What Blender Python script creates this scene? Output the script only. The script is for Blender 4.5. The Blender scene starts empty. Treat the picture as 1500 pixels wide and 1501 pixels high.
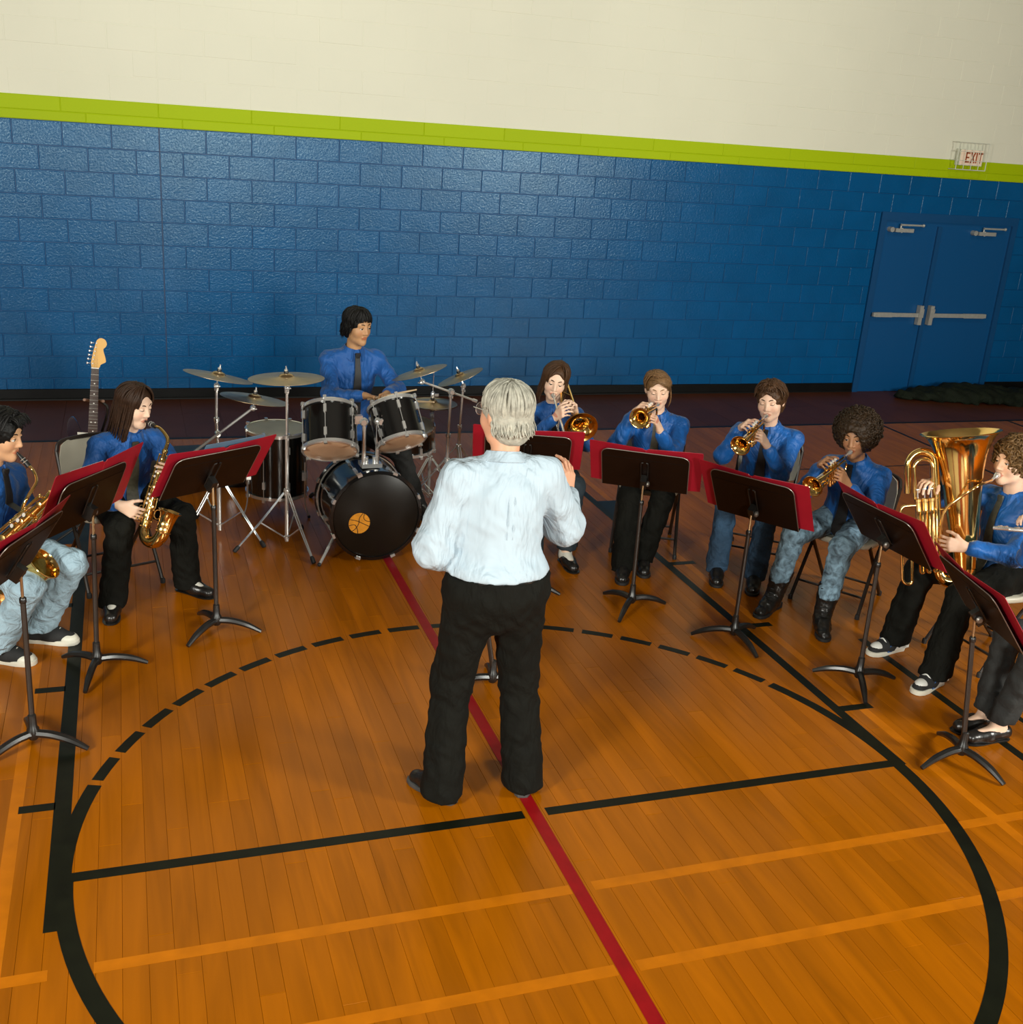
import bpy, math, random
import numpy as np
from mathutils import Vector, Matrix

random.seed(7)
SC = bpy.context.scene
COL = SC.collection
PI = math.pi
YW_FACE = 7.057                 # face of the block wall

# ------------------------------------------------------------------ camera, world, lights, exposure
cam_data = bpy.data.cameras.new('camera')
cam = bpy.data.objects.new('camera', cam_data)
COL.objects.link(cam)
cam.location = (-1.4923, -3.6184, 2.6826)
cam.rotation_mode = 'XYZ'
cam.rotation_euler = (1.2324, -0.0685, -0.3221)
cam_data.sensor_fit = 'HORIZONTAL'
cam_data.sensor_width = 36.0
cam_data.lens = 36.0 * 1624.05 / 1500.0
cam_data.clip_end = 200
SC.camera = cam

world = bpy.data.worlds.new('gym_world')
SC.world = world
world.use_nodes = True
world.node_tree.nodes['Background'].inputs[0].default_value = (0.85, 0.9, 1.0, 1)
world.node_tree.nodes['Background'].inputs[1].default_value = 0.008

def area_light(name, loc, target, size, power, color=(1, 1, 1), size_y=None):
    d = bpy.data.lights.new(name, 'AREA')
    d.energy = power
    d.color = color
    d.size = size
    if size_y:
        d.shape = 'RECTANGLE'
        d.size_y = size_y
    o = bpy.data.objects.new(name, d)
    COL.objects.link(o)
    o.location = loc
    o.rotation_euler = (Vector(target) - Vector(loc)).to_track_quat('-Z', 'Y').to_euler()
    return o

area_light('softbox_behind_camera', (0.2, -8.6, 3.3), (0.0, 5.0, 1.6), 1.3, 700, (0.98, 0.985, 0.90))
area_light('softbox_left', (-5.6, -3.6, 2.9), (1.2, 2.4, 0.9), 1.0, 470, (0.99, 0.975, 0.89))
area_light('softbox_right', (5.8, -4.0, 2.9), (-1.0, 2.4, 0.9), 1.0, 470, (0.99, 0.975, 0.89))

def spot_lamp(name, loc, target, power, angle, color=(0.95, 0.985, 0.90)):
    d = bpy.data.lights.new(name, 'SPOT')
    d.energy = power
    d.color = color
    d.spot_size = math.radians(angle)
    d.spot_blend = 1.0
    d.shadow_soft_size = .15
    o = bpy.data.objects.new(name, d)
    COL.objects.link(o)
    o.location = loc
    o.rotation_euler = (Vector(target) - Vector(loc)).to_track_quat('-Z', 'Y').to_euler()

for lx in (-2.5, 1.5, 5.5):        # added spots, not known fixtures, to brighten the upper wall but not the floor
    spot_lamp('added_wall_wash', (lx, 0.4, 7.3), (lx + .3, YW_FACE, 3.7), 400, 66)

SC.view_settings.view_transform = 'Standard'
SC.view_settings.look = 'None'
SC.view_settings.exposure = -0.1
SC.view_settings.gamma = 1.0
SC.view_settings.use_curve_mapping = False

# ------------------------------------------------------------------ materials
def srgb(r, g, b):
    f = lambda c: (c / 255.0) / 12.92 if c / 255.0 <= 0.04045 else ((c / 255.0 + 0.055) / 1.055) ** 2.4
    return (f(r), f(g), f(b))

MATS = {}
def mat(name, color=(.5, .5, .5), rough=.5, metal=0.0, spec=.5, coat=0.0, noise=None, bump=None, sheen=0.0,
        attr=False, emit=None, sub=0.0, rnd=0.0, alpha=None, wpos=False, stint=None):
    """noise = (scale, amount, distortion, (sx, sy, sz)); bump = (scale, strength, distance, (sx, sy, sz))"""
    if name in MATS:
        return MATS[name]
    m = bpy.data.materials.new(name)
    m.use_nodes = True
    nt = m.node_tree
    N, L = nt.nodes, nt.links
    b = N['Principled BSDF']
    b.inputs['Roughness'].default_value = rough
    b.inputs['Metallic'].default_value = metal
    b.inputs['Specular IOR Level'].default_value = spec
    b.inputs['Coat Weight'].default_value = coat
    b.inputs['Coat Roughness'].default_value = 0.12
    if stint:
        b.inputs['Specular Tint'].default_value = (*stint, 1)
    if sheen:
        b.inputs['Sheen Weight'].default_value = sheen
    if sub:
        b.inputs['Subsurface Weight'].default_value = sub
        b.inputs['Subsurface Radius'].default_value = (0.02, 0.008, 0.004)
        b.inputs['Subsurface Scale'].default_value = 0.5
    if emit:
        b.inputs['Emission Color'].default_value = (*color, 1)
        b.inputs['Emission Strength'].default_value = emit
    if alpha is not None:
        b.inputs['Alpha'].default_value = alpha
    tc = N.new('ShaderNodeTexCoord')
    base = None
    if attr:
        a = N.new('ShaderNodeAttribute')
        a.attribute_name = 'tint'
        base = a.outputs['Color']
    def mapped(sc):
        mp = N.new('ShaderNodeMapping')
        mp.inputs['Scale'].default_value = sc
        if wpos:
            L.new(N.new('ShaderNodeNewGeometry').outputs['Position'], mp.inputs['Vector'])
        else:
            L.new(tc.outputs['Object'], mp.inputs['Vector'])
        return mp.outputs['Vector']
    val = None
    if noise:
        tx = N.new('ShaderNodeTexNoise')
        tx.inputs['Scale'].default_value = noise[0]
        tx.inputs['Detail'].default_value = 5
        tx.inputs['Distortion'].default_value = noise[2] if len(noise) > 2 else 0
        L.new(mapped(noise[3] if len(noise) > 3 else (1, 1, 1)), tx.inputs['Vector'])
        mr = N.new('ShaderNodeMapRange')
        mr.inputs['From Min'].default_value = .25
        mr.inputs['From Max'].default_value = .75
        mr.inputs['To Min'].default_value = 1 - noise[1]
        mr.inputs['To Max'].default_value = 1 + noise[1]
        L.new(tx.outputs['Fac'], mr.inputs['Value'])
        val = mr.outputs['Result']
    if rnd:
        oi = N.new('ShaderNodeObjectInfo')
        ge = N.new('ShaderNodeNewGeometry')
        ad = N.new('ShaderNodeMath'); ad.operation = 'ADD'
        L.new(oi.outputs['Random'], ad.inputs[0])
        L.new(ge.outputs['Random Per Island'], ad.inputs[1])
        fr = N.new('ShaderNodeMath'); fr.operation = 'FRACT'
        L.new(ad.outputs[0], fr.inputs[0])
        mr2 = N.new('ShaderNodeMapRange')
        mr2.inputs['To Min'].default_value = 1 - rnd
        mr2.inputs['To Max'].default_value = 1 + rnd
        L.new(fr.outputs[0], mr2.inputs['Value'])
        if val is None:
            val = mr2.outputs['Result']
        else:
            mu = N.new('ShaderNodeMath'); mu.operation = 'MULTIPLY'
            L.new(val, mu.inputs[0]); L.new(mr2.outputs['Result'], mu.inputs[1])
            val = mu.outputs[0]
    if val is not None:
        vm = N.new('ShaderNodeVectorMath'); vm.operation = 'SCALE'
        if base is None:
            vm.inputs[0].default_value = color
        else:
            L.new(base, vm.inputs[0])
        L.new(val, vm.inputs['Scale'])
        L.new(vm.outputs[0], b.inputs['Base Color'])
    elif base is not None:
        L.new(base, b.inputs['Base Color'])
    else:
        b.inputs['Base Color'].default_value = (*color, 1)
    if bump:
        tb = N.new('ShaderNodeTexNoise')
        tb.inputs['Scale'].default_value = bump[0]
        tb.inputs['Detail'].default_value = 4
        tb.inputs['Distortion'].default_value = 0.6
        L.new(mapped(bump[3] if len(bump) > 3 else (1, 1, 1)), tb.inputs['Vector'])
        bp = N.new('ShaderNodeBump')
        bp.inputs['Strength'].default_value = bump[1]
        bp.inputs['Distance'].default_value = bump[2]
        L.new(tb.outputs['Fac'], bp.inputs['Height'])
        L.new(bp.outputs['Normal'], b.inputs['Normal'])
    MATS[name] = m
    return m

M_WALL_BLUE = mat('blue_gloss_block_paint', (.0003, .074, .215), .25, spec=.5, stint=(.72, .95, 1), noise=(3, .1), bump=(55, .42, .006), rnd=.05, wpos=True)
M_JOINT_BLUE = mat('blue_gloss_joint_paint', (.0008, .066, .20), .38, bump=(60, .3, .004), wpos=True)
M_CAULK = mat('dark_blue_caulk', (.0003, .03, .10), .5, noise=(9, .1))
M_WALL_GREEN = mat('lime_green_block_paint', (.36, .48, .001), .55, spec=.15, bump=(50, .3, .003), rnd=.02, wpos=True)
M_WALL_WHITE = mat('cream_block_paint', (.72, .71, .57), .6, bump=(50, .25, .003), noise=(1.2, .03), wpos=True)
M_WALL_FAR = mat('dim_grey_wall_paint', (.07, .065, .055), .6, noise=(3, .1))
M_CEIL = mat('ceiling_panel_grey', (.22, .22, .2), .8, noise=(2, .05))
M_BASEB = mat('black_rubber_baseboard', (.004, .004, .004), .4, spec=.2, noise=(8, .3))
M_DOOR = mat('blue_door_paint', (.0008, .055, .165), .42, noise=(4, .05))
M_STEEL = mat('brushed_steel', (.40, .40, .37), .4, .35, noise=(30, .1))
M_PLANK = mat('amber_maple_strip', (.33, .092, .0004), .26, spec=.22, stint=(1, .62, .28), noise=(1.6, .22, 1.2, (7, .6, 7)), bump=(90, .03, .001, (4, .3, 1)), rnd=.10, wpos=True)
M_PLANKGAP = mat('dark_floor_joint', (.15, .04, .001), .5)
M_APRON = mat('maroon_floor_paint', (.088, .024, .010), .42, spec=.2, stint=(1, .7, .5), noise=(3, .15, .5), rnd=.08, wpos=True)
M_LINE_BLACK = mat('black_court_paint', (.006, .007, .003), .4, spec=.18, noise=(12, .35), wpos=True)
M_LINE_RED = mat('red_court_paint', (.26, .005, .007), .35, spec=.15, noise=(14, .15), wpos=True)
M_LINE_ORANGE = mat('orange_court_paint', (.47, .135, .002), .3, spec=.2, stint=(1, .62, .28), noise=(10, .15), wpos=True)
M_LINE_NAVY = mat('navy_court_paint', (.004, .012, .022), .4, spec=.2, noise=(10, .2))

M_BLACKMET = mat('black_enamel_metal', (.010, .009, .008), .32, spec=.6, noise=(25, .3))
M_DESK = mat('dark_bronze_desk_enamel', (.0075, .0032, .0018), .4, spec=.28, noise=(6, .25), bump=(120, .05, .0008))
M_EDGE = mat('worn_metal_edge', (.28, .26, .23), .4, .8)
M_CHROME = mat('chrome', (.72, .72, .70), .2, .72, spec=.9)
M_BRASSROD = mat('brass_rod', (.50, .36, .20), .3, .9)
M_BRASS = mat('polished_brass', (.90, .60, .21), .13, 1.0, noise=(12, .06))
M_BRASS2 = mat('lacquered_brass', (.86, .56, .20), .22, 1.0, noise=(12, .1))
M_SILVER = mat('silver_plate', (.78, .77, .73), .18, .75, spec=.9)
M_PEARL = mat('mother_of_pearl', (.75, .72, .66), .25)
M_RED = mat('red_folder_card', (.30, .006, .018), .45, noise=(10, .08))
M_SLATE = mat('slate_blue_folder_card', (.10, .17, .25), .5, noise=(10, .08))
M_PAPER = mat('white_paper', (.78, .78, .76), .7, noise=(6, .03))
M_BEIGE = mat('beige_chair_enamel', (.50, .47, .37), .42, noise=(5, .06))
M_BROWNMET = mat('dark_brown_tube_enamel', (.020, .013, .009), .38, spec=.55, noise=(20, .25))
M_RUBBER = mat('black_rubber', (.010, .010, .010), .6, noise=(20, .2))
M_DRUM = mat('black_drum_wrap', (.004, .004, .004), .16, spec=.6, coat=.4, noise=(8, .2))
M_HEADCLEAR = mat('tan_clear_drumhead', (.74, .50, .31), .4, noise=(7, .08))
M_HEADGREY = mat('grey_coated_drumhead', (.34, .33, .28), .5, noise=(7, .1))
M_HEADBLACK = mat('black_drumhead', (.008, .006, .004), .34, spec=.3, noise=(5, .2))
M_CYMBAL = mat('bronze_cymbal', (.42, .30, .17), .34, 1.0, noise=(9, .2))
M_WOODSTICK = mat('hickory_stick', (.55, .40, .24), .5, noise=(8, .1))
M_BALL = mat('orange_ball_sticker', (.62, .24, .012), .5, noise=(40, .2))
M_BLACKINK = mat('black_ink', (.008, .006, .004), .6, noise=(40, .2))
M_MAPLE = mat('amber_maple_neck', (.62, .33, .06), .3, coat=.3, noise=(6, .1))
M_ROSEWOOD = mat('rosewood_fingerboard', (.045, .020, .012), .5, noise=(20, .3))
M_GUITAR = mat('dark_sunburst_lacquer', (.02, .012, .018), .15, coat=.5, noise=(3, .4))
M_PICKGUARD = mat('white_pickguard', (.62, .60, .52), .35, noise=(5, .05))
M_CASE = mat('black_case_vinyl', (.009, .009, .008), .45, noise=(12, .2), bump=(80, .3, .002))
M_CLOTH_DARK = mat('dark_green_tarp', (.007, .010, .005), .8, spec=.15, noise=(6, .5), bump=(9, .8, .04))
M_SIGN = mat('exit_sign_face', (.72, .56, .42), .4, emit=.15, noise=(6, .05))
M_SIGNRED = mat('exit_sign_letters', (.36, .09, .03), .5, noise=(9, .1))
M_WIRE = mat('white_wire_guard', (.62, .63, .52), .45, noise=(9, .05))

M_SHIRT_BLUE = mat('royal_blue_shirt_cloth', (.0015, .080, .31), .62, sheen=.1, noise=(9, .05, .6), bump=(7, .9, .06, (1, 1, .6)))
M_SHIRT_BLUE2 = mat('royal_blue_satin_shirt_cloth', (.0015, .098, .37), .5, sheen=.1, noise=(9, .05, .6), bump=(7, .9, .06, (1, 1, .6)))
M_SHIRT_WHITE = mat('pale_blue_shirt_cloth', (.42, .52, .595), .8, spec=.2, noise=(9, .03), bump=(6.5, 1.0, .07, (1, 1, .3)))
M_TIE = mat('black_tie_cloth', (.006, .006, .007), .55, noise=(40, .3))
M_TIE2 = mat('olive_grey_tie_cloth', (.045, .042, .026), .5, noise=(60, .35))
M_PANTS_BLACK = mat('black_trouser_cloth', (.0050, .0050, .0034), .85, spec=.15, noise=(12, .25), bump=(9, .8, .05, (1, 1, .5)))
M_JEANS_LIGHT = mat('faded_light_denim', (.30, .43, .51), .85, noise=(7, .28, .8), bump=(14, .9, .04))
M_JEANS_MID = mat('blue_denim', (.022, .056, .105), .85, noise=(5, .8, .8), bump=(14, .9, .04))
M_JEANS_ACID = mat('acid_wash_denim', (.15, .24, .31), .85, noise=(20, .95, .8), bump=(14, .7, .03))
M_JEANS_BLACK = mat('black_denim', (.014, .015, .014), .85, noise=(9, .35), bump=(11, .6, .025))
M_JEANS_DARK = mat('dark_blue_denim', (.012, .022, .030), .85, noise=(9, .35), bump=(11, .6, .025))
M_LEATHER = mat('black_leather', (.009, .008, .007), .3, spec=.6, noise=(15, .3), bump=(22, .5, .008))
M_CANVAS_BLACK = mat('black_canvas', (.010, .010, .010), .8, noise=(40, .3))
M_RUBBER_WHITE = mat('off_white_rubber', (.62, .60, .50), .5, noise=(12, .08))
M_SOLE_GREY = mat('grey_rubber_sole', (.06, .06, .058), .6, noise=(12, .15))
M_SHOE_WHITE = mat('white_shoe_leather', (.66, .66, .62), .45, noise=(12, .05))
M_SHOE_BLUE = mat('blue_shoe_leather', (.015, .10, .30), .45, noise=(12, .1))
M_SOCK = mat('white_sock_cotton', (.66, .64, .56), .9, noise=(30, .08))
M_EYE = mat('eye_white', (.70, .66, .60), .25)
M_IRIS = mat('dark_iris', (.012, .008, .006), .2)
M_LASH = mat('dark_lash', (.015, .009, .006), .7)
M_LENS = mat('spectacle_lens', (.5, .55, .6), .05, spec=.8, alpha=.35)
M_SILVERBUCKLE = M_CHROME

# ------------------------------------------------------------------ mesh builder
def V(*a):
    return np.array(a if len(a) > 1 else a[0], float)

def unit(v):
    v = np.asarray(v, float)
    return v / (np.linalg.norm(v) + 1e-12)

def frame_from(axis, hint=(0, 0, 1)):
    """columns x, y, z with z along axis"""
    z = unit(axis)
    h = np.asarray(hint, float)
    if abs(np.dot(z, unit(h))) > .97:
        h = np.array([1., 0, 0]) if abs(z[0]) < .9 else np.array([0, 1., 0])
    x = unit(np.cross(h, z))
    y = np.cross(z, x)
    return np.stack([x, y, z], 1)

def spline(pts, n=8):
    """Catmull-Rom through points, n segments per span"""
    P = [np.asarray(q, float) for q in pts]
    P = [2 * P[0] - P[1]] + P + [2 * P[-1] - P[-2]]
    out = []
    for i in range(1, len(P) - 2):
        for k in range(n):
            t = k / n
            a, b, c, d = P[i - 1], P[i], P[i + 1], P[i + 2]
            out.append(.5 * ((2 * b) + (c - a) * t + (2 * a - 5 * b + 4 * c - d) * t * t + (3 * b - a - 3 * c + d) * t ** 3))
    out.append(P[-2])
    return out

class MB:
    def __init__(s):
        s.v = []
        s.f = []
        s.mi = []
        s.m = 0

    def add(s, verts, faces):
        o = len(s.v)
        s.v.extend([tuple(map(float, q)) for q in verts])
        s.f.extend([tuple(o + i for i in q) for q in faces])
        s.mi.extend([s.m] * len(faces))
        return s

    def loft(s, rings, closed=True, caps=True):
        n = len(rings[0])
        v = [p for r in rings for p in r]
        f = []
        m = n if closed else n - 1
        for i in range(len(rings) - 1):
            for j in range(m):
                a, b = i * n + j, i * n + (j + 1) % n
                f.append((a, b, b + n, a + n))
        if caps and closed:
            f.append(tuple(range(n - 1, -1, -1)))
            f.append(tuple((len(rings) - 1) * n + j for j in range(n)))
        return s.add(v, f)

    def tube(s, path, r, n=8, caps=True, flat=None):
        P = [np.asarray(q, float) for q in path]
        R = list(r) if hasattr(r, '__len__') else [r] * len(P)
        if len(R) != len(P):
            R = list(np.interp(np.linspace(0, 1, len(P)), np.linspace(0, 1, len(R)), R))
        T = []
        for i in range(len(P)):
            a, b = P[max(i - 1, 0)], P[min(i + 1, len(P) - 1)]
            T.append(unit(b - a))
        fr = frame_from(T[0])
        x = fr[:, 0]
        rings = []
        for i in range(len(P)):
            x = unit(x - T[i] * np.dot(x, T[i]))
            y = np.cross(T[i], x)
            k = flat if flat else 1.0
            rings.append([P[i] + R[i] * (math.cos(2 * PI * j / n) * x + k * math.sin(2 * PI * j / n) * y) for j in range(n)])
        return s.loft(rings, True, caps)

    def lathe(s, prof, o, axis, n=24, caps=True):
        """prof = [(r, t)]"""
        fr = frame_from(axis)
        o = np.asarray(o, float)
        rings = [[o + fr[:, 2] * t + max(r, 1e-4) * (math.cos(2 * PI * j / n) * fr[:, 0] + math.sin(2 * PI * j / n) * fr[:, 1]) for j in range(n)] for r, t in prof]
        return s.loft(rings, True, caps)

    def cyl(s, a, b, r, n=12):
        return s.tube([a, b], r, n)

    def box(s, c, size, R=None, taper=1.0):
        c = np.asarray(c, float)
        R = np.eye(3) if R is None else np.asarray(R, float)
        h = np.asarray(size, float) / 2
        v = []
        for z in (-1, 1):
            k = taper if z > 0 else 1
            for x, y in ((-1, -1), (1, -1), (1, 1), (-1, 1)):
                v.append(c + R @ np.array([x * h[0] * k, y * h[1] * k, z * h[2]]))
        return s.add(v, [(3, 2, 1, 0), (4, 5, 6, 7), (0, 1, 5, 4), (1, 2, 6, 5), (2, 3, 7, 6), (3, 0, 4, 7)])

    def prism(s, poly, o, ux, uy, t):
        """2D outline extruded both ways along ux x uy by t/2"""
        o, ux, uy = np.asarray(o, float), np.asarray(ux, float), np.asarray(uy, float)
        w = np.cross(ux, uy)
        return s.loft([[o + ux * a + uy * b - w * t / 2 for a, b in poly], [o + ux * a + uy * b + w * t / 2 for a, b in poly]])

    def torus(s, c, axis, R, r, n=28, m=8):
        fr = frame_from(axis)
        c = np.asarray(c, float)
        path = [c + R * (math.cos(2 * PI * i / n) * fr[:, 0] + math.sin(2 * PI * i / n) * fr[:, 1]) for i in range(n)]
        v, f = [], []
        for i in range(n):
            d = unit(path[i] - c)
            for j in range(m):
                v.append(path[i] + r * (math.cos(2 * PI * j / m) * d + math.sin(2 * PI * j / m) * fr[:, 2]))
        for i in range(n):
            for j in range(m):
                a, b = i * m + j, i * m + (j + 1) % m
                c2, d2 = ((i + 1) % n) * m + j, ((i + 1) % n) * m + (j + 1) % m
                f.append((a, c2, d2, b))
        return s.add(v, f)

    def ball(s, c, r, n=12, m=8, R=None):
        c = np.asarray(c, float)
        r = np.asarray(r if hasattr(r, '__len__') else (r, r, r), float)
        R = np.eye(3) if R is None else R
        rings = []
        for i in range(m + 1):
            a = PI * i / m
            rr = max(math.sin(a), 1e-3)
            rings.append([c + R @ (r * np.array([rr * math.cos(2 * PI * j / n), rr * math.sin(2 * PI * j / n), -math.cos(a)])) for j in range(n)])
        return s.loft(rings)

    def build(s, name, mats, parent=None, base=(0, 0, 0), smooth=35, kind=None):
        return make_obj(name, s.v, s.f, mats, parent, base, smooth, s.mi, kind)

def make_obj(name, v, f, mats, parent=None, base=(0, 0, 0), smooth=35, mi=None, kind=None, tint=None):
    me = bpy.data.meshes.new(name)
    a = np.asarray(v, float) - np.asarray(base, float)
    me.from_pydata(a.tolist(), [], f if isinstance(f, list) else f.tolist())
    mats = mats if isinstance(mats, (list, tuple)) else [mats]
    for m in mats:
        me.materials.append(m)
    if mi is not None and len(mats) > 1:
        me.polygons.foreach_set('material_index', mi)
    if smooth:
        me.polygons.foreach_set('use_smooth', [True] * len(me.polygons))
        if smooth < 180:
            me.set_sharp_from_angle(angle=math.radians(smooth))
    if tint is not None:
        at = me.attributes.new('tint', 'FLOAT_COLOR', 'POINT')
        at.data.foreach_set('color', np.asarray(tint, np.float32).ravel())
    me.update()
    o = bpy.data.objects.new(name, me)
    COL.objects.link(o)
    if parent is not None:
        o.parent = parent
    if kind:
        o['kind'] = kind
    return o

def tag(o, label=None, cat=None, group=None, kind=None):
    for k, x in (('label', label), ('category', cat), ('group', group), ('kind', kind)):
        if x:
            o[k] = x
    return o

def thing(name, label, cat, loc, group=None):
    o = bpy.data.objects.new(name, None)
    COL.objects.link(o)
    o.empty_display_size = .1
    o.location = loc
    return tag(o, label, cat, group)

# ------------------------------------------------------------------ implicit surfaces (smooth blends of tapered limbs)
def P_cap(a, b, ra, rb, k=.02, flat=None):
    return ('cap', V(a), V(b), ra, rb, k, flat)          # flat = (direction, factor > 1 makes it thinner that way)

def P_ell(c, r, R=None, k=.03):
    return ('ell', V(c), V(r), np.eye(3) if R is None else np.asarray(R, float), k)

def P_sub(prim):
    return ('sub',) + prim

def P_cut(pt, n):
    return ('cut', V(pt), unit(n))

def prim_d(p, x, y, z, inf=0.0):
    if p[0] == 'cap':
        a, b, ra, rb = p[1], p[2], p[3] + inf, p[4] + inf
        d = b - a
        L2 = d @ d + 1e-12
        px, py, pz = x - a[0], y - a[1], z - a[2]
        t = np.clip((px * d[0] + py * d[1] + pz * d[2]) / L2, 0, 1)
        qx, qy, qz = px - t * d[0], py - t * d[1], pz - t * d[2]
        q2 = qx * qx + qy * qy + qz * qz
        if p[6] is not None:
            n, s = p[6]
            w = qx * n[0] + qy * n[1] + qz * n[2]
            q2 = q2 + w * w * (s * s - 1)
        return np.sqrt(q2) - (ra + (rb - ra) * t)
    if p[0] == 'ell':
        c, r, R = p[1], p[2] + inf, p[3]
        px, py, pz = x - c[0], y - c[1], z - c[2]
        u = px * R[0, 0] + py * R[1, 0] + pz * R[2, 0]
        v = px * R[0, 1] + py * R[1, 1] + pz * R[2, 1]
        w = px * R[0, 2] + py * R[1, 2] + pz * R[2, 2]
        k0 = np.sqrt((u / r[0]) ** 2 + (v / r[1]) ** 2 + (w / r[2]) ** 2)
        k1 = np.sqrt((u / r[0] ** 2) ** 2 + (v / r[1] ** 2) ** 2 + (w / r[2] ** 2) ** 2)
        return k0 * (k0 - 1.0) / (k1 + 1e-9)

def prim_box(p, inf):
    if p[0] == 'cap':
        r = max(p[3], p[4]) + inf
        return np.minimum(p[1], p[2]) - r, np.maximum(p[1], p[2]) + r
    r = max(p[2]) + inf
    return p[1] - r, p[1] + r

FAR = .09
def sdf_points(prims, pts, inf=0.0):
    pts = np.atleast_2d(pts)
    x, y, z = pts[:, 0], pts[:, 1], pts[:, 2]
    F = np.full(len(pts), 1.0)
    for p in prims:
        if p[0] == 'cut':
            F = np.maximum(F, (pts - p[1]) @ p[2])
        elif p[0] == 'sub':
            d = -prim_d(p[1:], x, y, z)
            F = np.maximum(F, d)
        else:
            d = prim_d(p, x, y, z, inf)
            k = p[5] if p[0] == 'cap' else p[4]
            h = np.maximum(k - np.abs(F - d), 0) / k
            F = np.minimum(F, d) - h * h * k * .25
    return F

def axis_coords(lo, hi, step, fine, fstep):
    """coordinates from lo to hi, fine inside the given intervals"""
    out = [lo]
    while out[-1] < hi:
        c = out[-1]
        st = step
        for a, b in fine:
            if a - step < c < b:
                st = fstep
        out.append(c + st)
    return np.array(out)

def surface(prims, step=.01, fine=(), fstep=.004, inf=0.0, fold=None):
    """mesh of the blended primitives; fine = list of (centre, half size) boxes"""
    lo = np.full(3, 1e9)
    hi = -lo
    for p in prims:
        if p[0] in ('cap', 'ell'):
            a, b = prim_box(p, inf)
            lo, hi = np.minimum(lo, a), np.maximum(hi, b)
    lo -= .03
    hi += .03
    ax = [axis_coords(lo[i], hi[i], step, [(c[i] - h, c[i] + h) for c, h in fine], fstep) for i in range(3)]
    F = np.full([len(a) for a in ax], FAR)
    for p in prims:
        if p[0] == 'cut':
            d = ((ax[0] - p[1][0]) * p[2][0])[:, None, None] + ((ax[1] - p[1][1]) * p[2][1])[None, :, None] + ((ax[2] - p[1][2]) * p[2][2])[None, None, :]
            F = np.maximum(F, d)
            continue
        sub = p[0] == 'sub'
        q = p[1:] if sub else p
        k = q[5] if q[0] == 'cap' else q[4]
        a, b = prim_box(q, inf)
        m = .02 + k
        sl = []
        for i in range(3):
            i0 = max(np.searchsorted(ax[i], a[i] - m) - 1, 0)
            i1 = min(np.searchsorted(ax[i], b[i] + m) + 1, len(ax[i]))
            sl.append(slice(i0, i1))
        d = prim_d(q, ax[0][sl[0]][:, None, None], ax[1][sl[1]][None, :, None], ax[2][sl[2]][None, None, :], 0.0 if sub else inf)
        G = F[sl[0], sl[1], sl[2]]
        if sub:
            h = np.maximum(k - np.abs(G + d), 0) / k
            F[sl[0], sl[1], sl[2]] = np.maximum(G, -d) + h * h * k * .25
        else:
            h = np.maximum(k - np.abs(G - d), 0) / k
            F[sl[0], sl[1], sl[2]] = np.minimum(G, d) - h * h * k * .25
    if fold:
        amp, fr, ph = fold
        X, Y, Z = ax[0][:, None, None] * fr, ax[1][None, :, None] * fr, ax[2][None, None, :] * fr
        w = np.sin(X * 1.3 + 2.1 * np.sin(Z * .7 + ph) + ph) * np.sin(Y * 1.1 + 1.7 * np.sin(X * .6 + Z * .9)) + .7 * np.sin(Z * 1.9 + 1.5 * np.sin(Y * 1.4 + X) + 2 * ph)
        w2 = 1 - np.abs(np.sin(X * 1.5 + 1.9 * np.sin(Z * .8 + Y * .6 + ph) + Z * .9)) - .45
        F = F + amp * (.8 * w - 1.3 * w2)
    for i in range(3):
        F[tuple([slice(None)] * i + [0])] = FAR
        F[tuple([slice(None)] * i + [-1])] = FAR
    return nets(F, ax)

def nets(F, ax):
    """naive surface nets on a rectilinear grid"""
    sh = np.array(F.shape)
    cs = sh - 1
    ins = F < 0
    acc_i, acc_p, quads = [], [], []
    cid = lambda i, j, k: (i * cs[1] + j) * cs[2] + k
    for a in range(3):
        s0 = [slice(None)] * 3
        s1 = [slice(None)] * 3
        s0[a], s1[a] = slice(0, -1), slice(1, None)
        f0, f1 = F[tuple(s0)], F[tuple(s1)]
        cr = ins[tuple(s0)] != ins[tuple(s1)]
        I = np.argwhere(cr)
        if len(I) == 0:
            continue
        v0, v1 = f0[cr], f1[cr]
        t = v0 / (v0 - v1)
        P = np.stack([ax[d][I[:, d]] for d in range(3)], 1)
        P[:, a] += t * (ax[a][I[:, a] + 1] - ax[a][I[:, a]])
        b, c = (a + 1) % 3, (a + 2) % 3
        cells = []
        for db, dc in ((-1, -1), (0, -1), (0, 0), (-1, 0)):
            J = I.copy()
            J[:, b] += db
            J[:, c] += dc
            q = cid(J[:, 0], J[:, 1], J[:, 2])
            cells.append(q)
            acc_i.append(q)
            acc_p.append(P)
        Q = np.stack(cells, 1)
        flip = v0 > 0
        Q[flip] = Q[flip][:, ::-1]
        quads.append(Q)
    ids = np.concatenate(acc_i)
    pos = np.concatenate(acc_p)
    Q = np.concatenate(quads)
    u, inv = np.unique(ids, return_inverse=True)
    cnt = np.bincount(inv)
    verts = np.stack([np.bincount(inv, pos[:, d]) / cnt for d in range(3)], 1)
    return verts, np.searchsorted(u, Q)

def relax(v, q, it=1, lam=.5):
    n = len(v)
    e = np.concatenate([q[:, [0, 1]], q[:, [1, 2]], q[:, [2, 3]], q[:, [3, 0]]])
    e = np.concatenate([e, e[:, ::-1]])
    cnt = np.bincount(e[:, 0], minlength=n)[:, None]
    for _ in range(it):
        s = np.stack([np.bincount(e[:, 0], v[e[:, 1], d], n) for d in range(3)], 1) / np.maximum(cnt, 1)
        v = v + lam * (s - v)
    return v

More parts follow.
